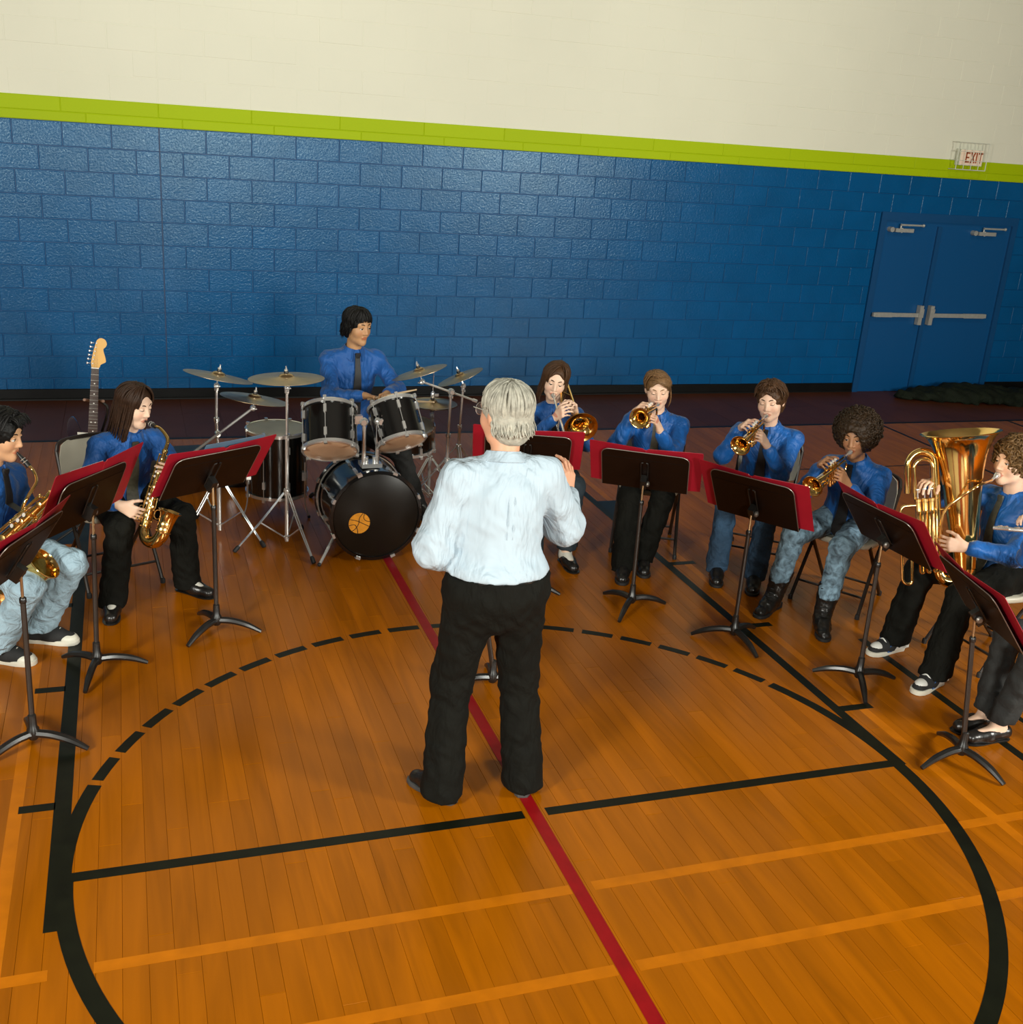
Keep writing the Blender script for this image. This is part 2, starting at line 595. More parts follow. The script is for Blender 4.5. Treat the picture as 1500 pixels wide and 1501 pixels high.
def sdf_obj(name, prims, m, parent, base, step=.01, fine=(), fstep=.004, inf=0.0, fold=None, rel=1, tintf=None):
    v, q = surface(prims, step, fine, fstep, inf, fold)
    v = relax(v, q, rel)
    return make_obj(name, v, q, m, parent, base, 180, tint=tintf(v) if tintf else None)

# ------------------------------------------------------------------ the gym shell
YW = 7.057                      # face of the block wall
XL, XR, YR, ZC = -9.0, 12.5, -11.0, 7.6

def box_obj(name, lo, hi, m, parent=None, kind=None):
    lo, hi = V(lo), V(hi)
    return MB().box((lo + hi) / 2, hi - lo).build(name, m, parent, smooth=0, kind=kind)

# floor: a dark base under the strips; strips and painted lines are its parts
floor = box_obj('floor', (XL, YR, -.06), (XR, YW + .3, -.008), M_PLANKGAP, kind='structure')

def strip_mesh(name, w, h, m):
    """unit-length strip along y, top at z = 0, edges eased"""
    c = .0006
    r = lambda x, e, z: [(-x, -.5 + e, z), (x, -.5 + e, z), (x, .5 - e, z), (-x, .5 - e, z)]
    mb = MB().loft([r(w / 2, 0, -h), r(w / 2, 0, -c), r(w / 2 - c, c, 0)])
    o = mb.build(name, m, None, smooth=0)
    return o

PW = .0825
rs = random.Random(3)
strips = []
ix = 0
x = -4.2
while x < 11.5:
    y = -5.0 - rs.random() * 1.5
    while y < 5.70:
        L = rs.choice((.8, 1.1, 1.4, 1.7, 2.1))
        y1 = min(y + L, 5.72)
        if y1 - y > .05:
            strips.append((x, y, y1))
        y = y1
    x += PW
def in_view(x, y):
    # inside the field of view on the floor (generous)
    dx, dy = x + 1.49, y + 3.62
    c, s = math.cos(-.3221), math.sin(-.3221)
    fx, fy = c * dx + s * dy, -s * dx + c * dy
    return fy > 1.6 and abs(fx) < .50 * fy + .5
vis = [q for q in strips if in_view(q[0], (q[1] + q[2]) / 2)]
vis.sort(key=lambda q: (q[0] + 1.49) ** 2 + ((q[1] + q[2]) / 2 + 3.62) ** 2)
near = set(vis[:300])
proto = strip_mesh('floor_plank', PW - .0009, .02, M_PLANK)
for i, q in enumerate(vis[:300]):
    o = proto if i == 0 else proto.copy()
    if i:
        COL.objects.link(o)
    o.parent = floor
    o.location = (q[0], (q[1] + q[2]) / 2, 0)
    o.scale = (1, (q[2] - q[1]) - .0012, 1)
mb = MB()
for q in strips:
    if q not in near:
        mb.box((q[0], (q[1] + q[2]) / 2, -.01), (PW - .0009, q[2] - q[1] - .0012, .02))
mb.build('floor_planks_beyond', M_PLANK, floor, smooth=0, kind='stuff')
mb = MB()
x = -4.2
while x < 11.5:
    y = 5.72 - rs.random() * .6
    while y < YW:
        y0, y1 = max(y, 5.722), min(y + 1.2, YW - .005)
        if y1 - y0 > .02:
            mb.box((x, (y0 + y1) / 2, -.01), (PW * 4 - .002, y1 - y0 - .002, .02))
        y += 1.2
    x += PW * 4
mb.build('maroon_apron_boards', M_APRON, floor, smooth=0, kind='stuff')

# painted court lines, a hair above the strips
ZT = .0007
def flat_poly(mb, pts, z=ZT):
    mb.loft([[(a, b, -.002) for a, b in pts], [(a, b, z) for a, b in pts]])
def line_x(mb, y, x0, x1, w=.05, z=ZT):
    flat_poly(mb, [(x0, y - w / 2), (x1, y - w / 2), (x1, y + w / 2), (x0, y + w / 2)], z)
def line_y(mb, x, y0, y1, w=.05, z=ZT):
    flat_poly(mb, [(x - w / 2, y0), (x + w / 2, y0), (x + w / 2, y1), (x - w / 2, y1)], z)
def arc(mb, a0, a1, r0=1.78, r1=1.832, z=ZT + .0004):
    n = max(2, int(abs(a1 - a0) / 2))
    A = [math.radians(a0 + (a1 - a0) * i / n) for i in range(n + 1)]
    flat_poly(mb, [(r1 * math.cos(a), r1 * math.sin(a)) for a in A] + [(r0 * math.cos(a), r0 * math.sin(a)) for a in reversed(A)], z)
def line_obj(name, m, fn, label=None):
    mb = MB()
    fn(mb)
    o = mb.build(name, m, floor, smooth=0)
    if label:
        o['label'] = label
    return o
line_obj('free_throw_line', M_LINE_BLACK, lambda m: (line_x(m, 0, -1.80, -.038, .052), line_x(m, 0, .062, 1.80, .052)))
line_obj('free_throw_circle', M_LINE_BLACK, lambda m: [arc(m, 161, 180, 1.775), arc(m, 180, 360, 1.768), arc(m, 0, 26.5, 1.775)])
for a in [93.9 + 7.02 * i for i in range(-10, 10)]:
    if 28 < a < 160:
        line_obj('circle_dash', M_LINE_BLACK, lambda m: arc(m, a - 2.75, a + 2.75, 1.782, 1.83))
line_obj('lane_line', M_LINE_BLACK, lambda m: line_y(m, -1.822, -.28, 5.70, .066))
line_obj('lane_line', M_LINE_BLACK, lambda m: line_y(m, 1.815, -.02, 5.70, .055))
for y in (.47, 1.45, 2.42):
    line_obj('lane_mark', M_LINE_BLACK, lambda m: line_x(m, y, -1.985, -1.85, .05))
    line_obj('lane_mark', M_LINE_BLACK, lambda m: line_x(m, y + .03, 1.84, 2.02, .05))
line_obj('lane_block', M_LINE_NAVY, lambda m: flat_poly(m, [(1.84, 3.36), (2.05, 3.36), (2.05, 3.72), (1.84, 3.72)]))
line_obj('lane_block', M_LINE_NAVY, lambda m: flat_poly(m, [(-2.05, 3.36), (-1.86, 3.36), (-1.86, 3.72), (-2.05, 3.72)]))
line_obj('centre_line', M_LINE_RED, lambda m: line_y(m, .011, -5, 5.70, .054, ZT + .0008))
for y, x0, x1 in ((-.487, -6, -1.83), (-.487, -1.69, -.02), (-.487, .07, 9), (-.915, -6, -.02), (-.915, .06, 9)):
    line_obj('side_line', M_LINE_ORANGE, lambda m: line_x(m, y, x0, x1, .05, ZT - .0003))
line_obj('side_line', M_LINE_ORANGE, lambda m: line_y(m, -1.995, -5, 5.6, .05, ZT - .0004))
line_obj('side_line', M_LINE_ORANGE, lambda m: line_y(m, 1.955, -5, 5.6, .05, ZT - .0004))
line_obj('baseline', M_LINE_BLACK, lambda m: line_x(m, 5.70, -8, 11.4, .05))
line_obj('boundary_line', M_LINE_BLACK, lambda m: line_y(m, 2.455, -4, 1.2, .05))
line_obj('boundary_line', M_LINE_BLACK, lambda m: line_y(m, 2.72, -1.2, .38, .035))
line_obj('boundary_line', M_LINE_BLACK, lambda m: line_y(m, 5.83, 3.0, 5.70, .035))
line_obj('boundary_line', M_LINE_BLACK, lambda m: line_y(m, 7.5, 4.4, 5.70, .035))
line_obj('boundary_line', M_LINE_BLACK, lambda m: line_x(m, 4.30, 2.2, 5.83, .02))

# back wall: painted concrete blocks on a recessed joint bed
wall = MB().box(((XL + XR) / 2, YW + .157, ZC / 2), (XR - XL, .30, ZC)).build('wall_back', M_JOINT_BLUE, None, smooth=0, kind='structure')
BW, BH, X0 = .3957, .2023, -1.163
JT = .0055
D0, D1, DZ = 6.44, 8.32, 2.03        # door opening

def block_mesh(name, w, h, m, proud=.007):
    c = .004
    a = lambda e, y: [(-w / 2 + e, y, -h / 2 + e), (w / 2 - e, y, -h / 2 + e), (w / 2 - e, y, h / 2 - e), (-w / 2 + e, y, h / 2 - e)]
    return MB().loft([a(0, proud), a(0, c), a(c, 0)])

blocks = []      # (x0, x1, z0, z1)
for c in range(12):
    z0, z1 = c * BH, (c + 1) * BH
    off = 0.0 if c % 2 else -BW / 2
    edges = [X0 + off + BW * i for i in range(-22, 36)]
    segs = []
    for e in edges:
        a, b = e, e + BW
        if a < X0 - 1e-4 and b > X0 + 1e-4:
            segs += [(a, X0), (X0, b)]
        else:
            segs.append((a, b))
    for a, b in segs:
        a, b = max(a, XL), min(b, XR)
        if z0 < DZ - .02 and a < D1 and b > D0:
            if a < D0 - .05:
                blocks.append((a, D0, z0, z1))
            if b > D1 + .05:
                blocks.append((D1, b, z0, z1))
            continue
        if b - a > .05:
            blocks.append((a, b, z0, z1))
seen = [q for q in blocks if -2.9 < (q[0] + q[1]) / 2 < 9.2]
seen.sort(key=lambda q: ((q[0] + q[1]) / 2 + 1.49) ** 2 + ((q[2] + q[3]) / 2 - 2.7) ** 2 - (.6 if q[1] - q[0] > .3 else 0))
top = set(seen[:300])
shared = {}
for q in seen[:300]:
    w, h = q[1] - q[0] - JT, q[3] - q[2] - JT
    key = (round(w, 3), round(h, 3))
    if key not in shared:
        o = block_mesh('block', w, h, None).build('block', M_WALL_BLUE, None, smooth=0)
        shared[key] = o
    else:
        o = shared[key].copy()
        COL.objects.link(o)
    o.parent = wall
    o.location = ((q[0] + q[1]) / 2, YW - .001 + rs.uniform(-.0012, .0012), (q[2] + q[3]) / 2)
    o.rotation_euler = (rs.uniform(-.003, .003), 0, rs.uniform(-.0025, .0025))
def joined_blocks(name, qs, m, y, jt=JT):
    mb = MB()
    for q in qs:
        b = block_mesh('b', q[1] - q[0] - jt, q[3] - q[2] - jt, None)
        c = V((q[0] + q[1]) / 2, y + rs.uniform(-.001, .001), (q[2] + q[3]) / 2)
        mb.add([V(p) + c for p in b.v], b.f)
    return mb.build(name, m, wall, smooth=0, kind='stuff')
joined_blocks('blue_blocks_beyond', [q for q in blocks if q not in top], M_WALL_BLUE, YW - .001)
MB().box((X0, YW + .0005, 1.2138), (.011, .004, 2.4276)).build('control_joint', M_CAULK, wall, smooth=0)
# lime green band: two thin courses standing a little proud
gq = []
for z0, z1, o in ((2.4276, 2.505, .5), (2.505, 2.6239, 0)):
    e = X0 - BW * 22 + o * BW
    while e < XR:
        gq.append((max(e, XL), min(e + BW * 2, XR), z0, z1))
        e += BW * 2
joined_blocks('green_band_blocks', [q for q in gq if q[1] - q[0] > .1], M_WALL_GREEN, YW - .012, .0025)
gb = MB().box(((XL + XR) / 2, YW + .003, 2.5257), (XR - XL, .02, .1965)).build('green_band_bed', M_WALL_GREEN, wall, smooth=0)
wq = []
for c in range(24):
    z0 = 2.6239 + c * BH
    e = X0 - BW * 22 + (.5 * BW if c % 2 else 0)
    while e < XR and z0 + BH <= ZC:
        a, b = max(e, XL), min(e + BW, XR)
        if a < X0 - .01 and b > X0 + .01:
            wq += [(a, X0, z0, z0 + BH), (X0, b, z0, z0 + BH)]
        elif b - a > .05:
            wq.append((a, b, z0, z0 + BH))
        e += BW
joined_blocks('cream_blocks', wq, M_WALL_WHITE, YW - .001, .0025)
MB().box(((XL + XR) / 2, YW + .006, (2.6239 + ZC) / 2), (XR - XL, .012, ZC - 2.6239)).build('cream_joint_bed', M_WALL_WHITE, wall, smooth=0)

# baseboard with a rolled foot
for n, (a, b) in (('baseboard_left', (XL, D0)), ('baseboard_right', (D1, XR))):
    MB().prism([(0, 0), (-.022, 0), (-.016, .012), (-.008, .02), (-.006, .10), (0, .105)], ((a + b) / 2, YW, 0), (0, 1, 0), (0, 0, 1), b - a).build(n, M_BASEB, None, smooth=0, kind='structure')

# other walls and the ceiling (outside the frame; they close the room)
def plain_wall(name, lo, hi):
    lo, hi = V(lo), V(hi)
    zs = (0, 2.4276, 2.6239, ZC)
    root = None
    for i, (z0, z1, m) in enumerate(((0, zs[1], M_WALL_FAR), (zs[1], zs[2], M_WALL_GREEN), (zs[2], ZC, M_CEIL))):
        o = box_obj(name if i == 0 else ('green_band', 'grey_field')[i - 1], (lo[0], lo[1], z0), (hi[0], hi[1], z1), m, root)
        if i == 0:
            root = o
            o['kind'] = 'structure'
plain_wall('wall_left', (XL - .3, YR, 0), (XL, YW + .3, 0))
plain_wall('wall_right', (XR, YR, 0), (XR + .3, YW + .3, 0))
plain_wall('wall_rear', (XL, YR - .3, 0), (XR, YR, 0))
box_obj('ceiling', (XL - .3, YR - .3, ZC), (XR + .3, YW + .3, ZC + .15), M_CEIL, kind='structure')

# double door in a shallow recess
door = thing('door_1', 'blue painted steel double door with push bars', 'door', ((D0 + D1) / 2, YW + .02, 0))
tag(door, kind='structure')
bd = (door.location.x, door.location.y, 0)
fy = YW - .006
fm = MB()
for a, b in ((D0, D0 + .07), (D1 - .07, D1)):
    fm.box(((a + b) / 2, fy + .02, (DZ - .085) / 2), (b - a, .07, DZ - .085))
fm.box(((D0 + D1) / 2, fy + .02, DZ - .04), (D1 - D0, .07, .09))
fm.build('door_frame', M_DOOR, door, bd, smooth=0)
fm = MB().box((7.245, fy + .012, .95), (.05, .05, 1.9))
fm.build('mullion', M_DOOR, door, bd, smooth=0)
for side, (a, b) in ((-1, (D0 + .07, 7.22)), (1, (7.27, D1 - .07 - .12))):
    lf = MB().box(((a + b) / 2, fy + .045, .965), (b - a - .008, .03, 1.93)).build('door_leaf', M_DOOR, door, bd, smooth=0)
    mid = 7.245 + side * .075
    outer = a + .02 if side < 0 else b - .02
    hb = MB()
    y = fy - .03
    hb.box(((mid + outer) / 2, y, .905), (abs(outer - mid), .03, .045))
    hb.box(((mid + outer) / 2 + side * abs(outer - mid) * .28, y - .003, .905), (abs(outer - mid) * .36, .034, .052))
    hb.build('push_bar', M_STEEL, lf, bd, smooth=0)
    hb = MB().box((mid, y + .005, .905), (.05, .06, .22)).box((mid, y - .02, .93), (.06, .03, .10))
    hb.build('latch_case', M_STEEL, lf, bd, smooth=0)
    cx = a + .05 if side < 0 else b - .43
    hb = MB().box((cx + .19, y + .01, 1.845), (.24, .05, .04)).cyl((cx + .02, y - .02, 1.85), (cx + .02, y + .05, 1.85), .028, 12)
    hb.cyl((cx + .16, y, 1.82), (cx + .16, y, 1.87), .012)
    hb.build('door_closer', M_STEEL, lf, bd, smooth=0)
    hb = MB().box((cx + .28, y - .01, 1.905), (.30, .02, .018), None).ball((cx + .43, y - .01, 1.905), .018, 8, 6).cyl((cx + .14, y, 1.86), (cx + .14, y, 1.915), .01)
    hb.build('closer_arm', M_STEEL, lf, bd, smooth=0)
fm = MB().box((D1 - .13, fy + .045, .965), (.12, .03, 1.93)).build('door_side_panel', M_DOOR, door, bd, smooth=0)

# exit sign behind a wire guard
ex = thing('exit_sign', 'exit sign with red letters inside a white wire guard', 'sign', (7.40, YW - .06, 2.53))
eb = (7.40, YW - .06, 2.53)
MB().box((7.42, YW - .055, 2.66), (.31, .07, .17)).build('sign_case', M_WIRE, ex, eb, smooth=0)
MB().box((7.42, YW - .092, 2.66), (.295, .006, .155)).build('sign_face', M_SIGN, ex, eb, smooth=0)
# letters E X I T
lt = MB()
def stroke(x0, z0, x1, z1, w=.016):
    d = unit(V(x1 - x0, 0, z1 - z0))
    R = np.stack([d, V(0, 1, 0), np.cross(d, V(0, 1, 0))], 1)
    lt.box(((x0 + x1) / 2, YW - .097, (z0 + z1) / 2), (math.hypot(x1 - x0, z1 - z0) + .002, .004, w), R)
zb, zt = 2.605, 2.715
e0 = 7.345
stroke(e0, zb, e0, zt); stroke(e0, zt - .008, e0 + .045, zt - .008); stroke(e0, (zb + zt) / 2, e0 + .038, (zb + zt) / 2); stroke(e0, zb + .008, e0 + .045, zb + .008)
stroke(e0 + .065, zb, e0 + .115, zt); stroke(e0 + .065, zt, e0 + .115, zb)
stroke(e0 + .138, zb, e0 + .138, zt)
stroke(e0 + .16, zt - .008, e0 + .218, zt - .008); stroke(e0 + .189, zb, e0 + .189, zt)
lt.build('letters', M_SIGNRED, ex, eb, smooth=0)
gx0, gx1, gz0, gz1, gy = 7.20, 7.60, 2.53, 2.815, YW - .13
for k in range(5):
    xx = gx0 + (gx1 - gx0) * k / 4
    MB().tube([(xx, YW - .015, gz0), (xx, gy, gz0), (xx, gy, gz1), (xx, YW - .015, gz1)], .0048 if k in (0, 4) else .0036, 6).build('guard_wire', M_WIRE, ex, eb)
for k in range(4):
    zz = gz0 + (gz1 - gz0) * k / 3
    MB().tube([(gx0, YW - .015, zz), (gx0, gy, zz), (gx1, gy, zz), (gx1, YW - .015, zz)], .0048 if k in (0, 3) else .0036, 6).build('guard_wire', M_WIRE, ex, eb)

# heap of dark tarp at the foot of the doors
pl = [P_ell((7.35, 6.72, .02), (.55, .22, .10), k=.1), P_ell((7.75, 6.62, .03), (.5, .25, .15), k=.1), P_ell((8.25, 6.5, .02), (.65, .25, .12), k=.1), P_ell((8.8, 6.4, .02), (.6, .3, .1), k=.1), P_cut((0, 0, .0005), (0, 0, -1))]
o = sdf_obj('dark_tarp', pl, M_CLOTH_DARK, None, (0, 0, 0), .025, fold=(.016, 14, .4))
o.name = 'folded_tarp'
tag(o, 'dark crumpled tarp heaped on the floor before the double door', 'tarp')

# ------------------------------------------------------------------ music stands and folders
def music_stand(base, desk_c, yaw, tilt, legs, label, W=.50, H=.325, lean=None):
    """base = (x, y) of the hub, desk_c = centre of the desk panel, yaw / tilt in degrees, legs = floor angles"""
    bx, by = base
    b = V(bx, by, 0)
    t = thing('music_stand', label, 'music stand', tuple(b), 'music stands around the conductor')
    ya, ti = math.radians(yaw), math.radians(tilt)
    r = V(math.cos(ya), math.sin(ya), 0)
    n = V(-math.sin(ya), math.cos(ya), 0)          # towards the player
    u = V(0, 0, 1) * math.cos(ti) - n * math.sin(ti)
    m = np.cross(r, u) * -1.0                      # desk face, towards the player
    if np.dot(m, n) < 0:
        m = -m
    dc = V(desk_c)
    # hub and feet
    h = MB().lathe([(.012, .16), (.017, .155), (.019, .10), (.026, .09), (.027, .055), (.018, .04), (.0, .04)], b, (0, 0, 1), 14)
    h.build('hub', M_BLACKMET, t, b)
    for a in legs:
        a = math.radians(a)
        d = V(math.cos(a), math.sin(a), 0)
        pth = spline([b + d * .012 + V(0, 0, .068), b + d * .08 + V(0, 0, .066), b + d * .16 + V(0, 0, .046), b + d * .235 + V(0, 0, .0105)], 4)
        MB().tube(pth, [.019, .0185, .017, .0105], 8, flat=1.0).build('leg', M_BLACKMET, t, b)
    jt = dc - u * H * .20 - m * .05                # clamp behind the desk
    mid = b + (jt - b) * .86
    MB().tube([b + V(0, 0, .10), mid], [.0125, .0115], 10).build('pole', M_BROWNMET, t, b)
    MB().tube([mid - (jt - b) * .02, jt], .0062, 8).build('inner_rod', M_BRASSROD, t, b)
    MB().lathe([(.0135, -.012), (.015, -.008), (.015, .008), (.011, .014)], mid, jt - b, 10).build('collar', M_BLACKMET, t, b)
    cl = MB().box(jt + m * .018, (.034, .05, .075), np.stack([r, m, u], 1))
    cl.build('clamp', M_BLACKMET, t, b)
    MB().lathe([(.013, 0), (.017, .004), (.017, .012), (.010, .018)], jt + r * .017 + m * .01, r, 14).build('knob', M_EDGE, t, b)
    # back bracket: two rails in a long loop
    for off in (-.020, .020):
        rb = spline([dc - u * H * .26 + r * off - m * .013, dc + r * off - m * .013, dc + u * H * .24 + r * off - m * .013, dc + u * H * .27 + r * off * .4 - m * .013], 3)
        MB().tube(rb, .0042, 6).build('bracket_rail', M_BLACKMET, t, b)
    # desk panel with two rounded upper corners
    c = .045
    pts = [(-W / 2, -H / 2), (W / 2, -H / 2)]
    pts += [(W / 2 - c + c * math.cos(a), H / 2 - c + c * math.sin(a)) for a in (0, .4, .8, 1.2, PI / 2)]
    pts += [(-W / 2 + c + c * math.cos(a), H / 2 - c + c * math.sin(a)) for a in (PI / 2, PI - 1.2, PI - .8, PI - .4, PI)]
    dk = MB().prism(pts, dc, r, u, .004).build('desk', M_DESK, t, b, smooth=30)
    MB().tube([dc + r * a + u * q for a, q in pts[1:]] + [dc + r * pts[0][0] + u * pts[0][1]], .0026, 6).build('desk_rim', M_EDGE, dk, b)
    lp = MB().box(dc - u * H / 2 + m * .030, (W, .062, .004), np.stack([r, m, u], 1)).box(dc - u * (H / 2 - .008) + m * .060, (W, .003, .018), np.stack([r, m, u], 1))
    lp.build('lip', M_DESK, dk, b, smooth=0)
    cr = MB().box(dc + u * H * .30 - m * .0026, (W * .96, .002, .006), np.stack([r, m, u], 1))
    cr.build('crease', M_DESK, dk, b, smooth=0)
    return t, dict(r=r, u=u, m=m, c=dc, H=H, W=W)

def folder(fr, label, FW=.645, FH=.350, shift=0.0, lift=.0, sheets=2, slate=False, openy=.06, poke=0.0):
    r, u, m = fr['r'], fr['u'], fr['m']
    o = fr['c'] - u * fr['H'] / 2 + m * .0065 + u * (.003 + lift) + r * shift
    t = thing('folder', label, 'folder', tuple(o), 'red music folders on the stands')
    for s in (-1, 1):
        a = openy
        rr = unit(r * s * math.cos(a) + m * math.sin(a))
        w = FW / 2
        poly = [(0, .0), (w, .0), (w, FH - .006), (w - .006, FH), (.016, FH), (.010, FH - .008), (0, FH - .010)]
        if s < 0:
            poly = poly[::-1]
        cv = MB().prism(poly, o + m * .002, rr, u, .003).build('cover', M_RED, t, o, smooth=0)
        # leather-look edge piping
        MB().tube([o + m * .002 + rr * a2 + u * b2 for a2, b2 in poly], .0011, 4).build('edge_binding', M_RED, cv, o)
        for k in range(sheets):
            q = .008 + .002 * k
            dx, dz = random.uniform(-.006, .012), random.uniform(-.004, .012) + (poke if s < 0 else 0)
            sh = MB().box(o + rr * (.012 + .110 + dx) + u * (.004 + .145 + dz) + m * q, (.215, .0012, .28), np.stack([rr, np.cross(u, rr), u], 1))
            sh.build('sheet', M_PAPER, t, o, smooth=0)
    MB().tube([o + m * .001, o + m * .001 + u * (FH - .01)], .004, 6).build('spine', M_RED, t, o)
    if slate:
        MB().box(o + r * .06 + u * (FH - .075) + m * .020, (.36, .0025, .19), np.stack([r, m, u], 1)).build('inner_folder', M_SLATE, t, o, smooth=0)
    return t

STANDS = [
 ('S1', (-1.956, .945), (-1.965, 1.02, .855), 66, 33, (-145, -20, 102), .50, .325, 'black music stand beside the baritone saxophone player, outermost of that side'),
 ('S2', (-1.708, 1.605), (-1.707, 1.68, .872), 54, 24, (135, 7, -103), .465, .30, 'black music stand between the baritone and alto saxophone players'),
 ('S3', (-1.113, 1.95), (-1.117, 2.007, .880), 30, 34.5, (-133, -16, 110), .51, .31, 'black music stand in front of the ride cymbal, beside the alto saxophone'),
 ('S4', (.69, 2.16), (.69, 2.235, .865), -20, 35, (100, -20, -140), .50, .325, 'black music stand before the trombone player, mostly behind the conductor'),
 ('S5', (1.271, 1.83), (1.285, 1.877, .845), -31.7, 35.4, (110, 4, -131), .50, .328, 'black music stand before the trumpet player with pinned-up hair'),
 ('S6', (1.675, 1.32), (1.706, 1.363, .830), -55.5, 32, (153, -85, 29), .49, .335, 'black music stand before the short-haired trumpet player in blue jeans'),
 ('S7', (2.089, .72), (2.104, .752, .862), -86, 37, (135, 0, -115), .53, .32, 'black music stand between the curly-haired trumpet player and the brass tuba'),
 ('S8', (2.113, -.055), (2.075, .005, .795), -103, 37, (-174, -75, 75), .52, .33, 'black music stand before the flute player in black flat shoes'),
]
FR = {}
for k, bs, dc, yw, tl, lg, W, H, lb in STANDS:
    t, FR[k] = music_stand(bs, dc, yw, tl, lg, lb, W, H)
folder(FR['S1'], 'red folder of sheet music on the stand of the baritone saxophone player')
folder(FR['S2'], 'red folder with a white sheet on the stand between the two saxophone players', sheets=2, shift=.045, poke=.055)
folder(FR['S3'], 'red folder with a slate blue insert on the stand by the ride cymbal', slate=True, FH=.332, shift=.03)
folder(FR['S4'], 'red folder on the stand before the trombone player')
folder(FR['S5'], 'red folder on the stand before the trumpet player with pinned-up hair')
folder(FR['S6'], 'red folder on the stand before the short-haired trumpet player in blue jeans')
folder(FR['S7'], 'red folder on the stand between the curly-haired trumpet player and the tuba', shift=.02)
folder(FR['S8'], 'red folder on the stand before the flute player')

# conductor's own low stand, seen past his left hip and between his legs
t, FR['S9'] = music_stand((.155, 1.05), (.045, 1.03, .775), 4, 52, (170, -12, 80), 'black music stand lowered flat in front of the conductor', .42, .31)

# ------------------------------------------------------------------ folding chairs
def folding_chair(x, y, f, label):
    """x, y under the middle of the seat; f = facing direction"""
    f = unit(V(f[0], f[1], 0))
    r = V(f[1], -f[0], 0)
    z = V(0, 0, 1)
    b = V(x, y, 0)
    t = thing('folding_chair', label, 'chair', tuple(b), 'beige folding chairs of the band')
    q = lambda a, c, h: b + r * a + f * c + z * h
    for s in (-1, 1):
        # front leg runs on up into the back frame
        MB().tube(spline([q(s * .215, .235, .008), q(s * .205, .06, .30), q(s * .20, -.10, .50), q(s * .205, -.19, .74)], 4), .0115, 8).build('leg', M_BROWNMET, t, b)
        MB().tube([q(s * .185, -.245, .008), q(s * .185, .14, .43)], .0115, 8).build('leg', M_BROWNMET, t, b)
        for c, h, e in ((.235, 0, .215), (-.245, 0, .185)):
            MB().lathe([(.014, 0), (.014, .022), (.011, .03)], q(s * e, c, 0), z, 8).build('foot_cap', M_RUBBER, t, b)
    MB().tube(spline([q(-.21, .17, .115), q(-.1, .17, .115), q(.1, .17, .115), q(.21, .17, .115)], 3), .0075, 6).build('stretcher', M_BROWNMET, t, b)
    MB().tube([q(-.185, -.19, .075), q(.185, -.19, .075)], .0075, 6).build('stretcher', M_BROWNMET, t, b)
    MB().tube(spline([q(-.205, -.19, .74), q(-.17, -.205, .795), q(0, -.212, .812), q(.17, -.205, .795), q(.205, -.19, .74)], 4), .0115, 8).build('back_frame', M_BROWNMET, t, b)
    # pressed steel seat: dished with rolled edge
    rings = []
    N = 28
    def outline(k, dz):
        o = []
        for j in range(N):
            a = 2 * PI * j / N
            ex = 3.2
            ca, sa = math.cos(a), math.sin(a)
            rr = 1 / ((abs(ca) ** ex + abs(sa) ** ex) ** (1 / ex))
            w = .205 - .02 * (sa < 0) * abs(sa)
            o.append(q(ca * rr * w * k, sa * rr * .20 * k + .02, .452 + dz))
        return o
    MB().loft([outline(.97, -.035), outline(1.0, -.028), outline(1.0, -.008), outline(.96, 0), outline(.6, -.008), outline(.1, -.011)]).build('seat', M_BEIGE, t, b, smooth=50)
    # curved backrest
    rows = []
    for (h, w, d) in ((.545, .160, 0), (.555, .190, .002), (.62, .202, .003), (.71, .198, .002), (.775, .178, -.001), (.802, .14, -.002)):
        fr_, bk = [], []
        for j in range(11):
            a = -1 + 2 * j / 10
            lean = (h - .52) * -.30
            c = -.105 + lean - (1 - a * a) * .035
            fr_.append(q(a * w, c + d, h))
            bk.append(q(a * w, c - .012 + d, h))
        rows.append(fr_ + bk[::-1])
    MB().loft(rows).build('backrest', M_BEIGE, t, b, smooth=50)
    return t

# ------------------------------------------------------------------ drum kit
def drum(t, b, c0, c1, R, head0, head1, lugs=6, hoop=.012, shell=M_DRUM, hoop_m=M_CHROME, depth_lug=True):
    """c0 bottom centre, c1 top centre"""
    c0, c1 = V(c0), V(c1)
    ax = unit(c1 - c0)
    L = np.linalg.norm(c1 - c0)
    fr = frame_from(ax)
    MB().lathe([(R - .006, .004), (R, .0), (R, L), (R - .006, L - .004)], c0, ax, 40).build('shell', shell, t, b, smooth=40)
    for nm, c, s, hm in (('bottom_head', c0, -1, head0), ('top_head', c1, 1, head1)):
        MB().lathe([(R + .001, -s * .008), (R + .001, s * .004), (R * .985, s * .006), (R * .5, s * .0055), (.001, s * .0055)], c, ax, 40).build(nm, hm, t, b, smooth=40)
        MB().lathe([(R + .004, -s * .014), (R + hoop, -s * .014), (R + hoop, s * .006), (R + .006, s * .012), (R - .002, s * .010), (R - .002, s * .004)], c, ax, 40, caps=False).build('hoop', hoop_m, t, b, smooth=40)
    for i in range(lugs):
        a = 2 * PI * (i + .3) / lugs
        d = fr[:, 0] * math.cos(a) + fr[:, 1] * math.sin(a)
        Rm = np.stack([d, np.cross(ax, d), ax], 1)
        g = MB()
        g.tube([c0 + d * (R + .012) - ax * .004, c0 + d * (R + .012) + ax * (L + .004)], .0028, 5)
        for e in (.22, .78):
            g.box(c0 + d * (R + .008) + ax * L * e, (.018, .018, .05), Rm)
        for e in (-.012, L + .012):
            g.box(c0 + d * (R + .009) + ax * e, (.022, .02, .02), Rm)
        g.build('tension_rod', M_CHROME, t, b)
    return fr

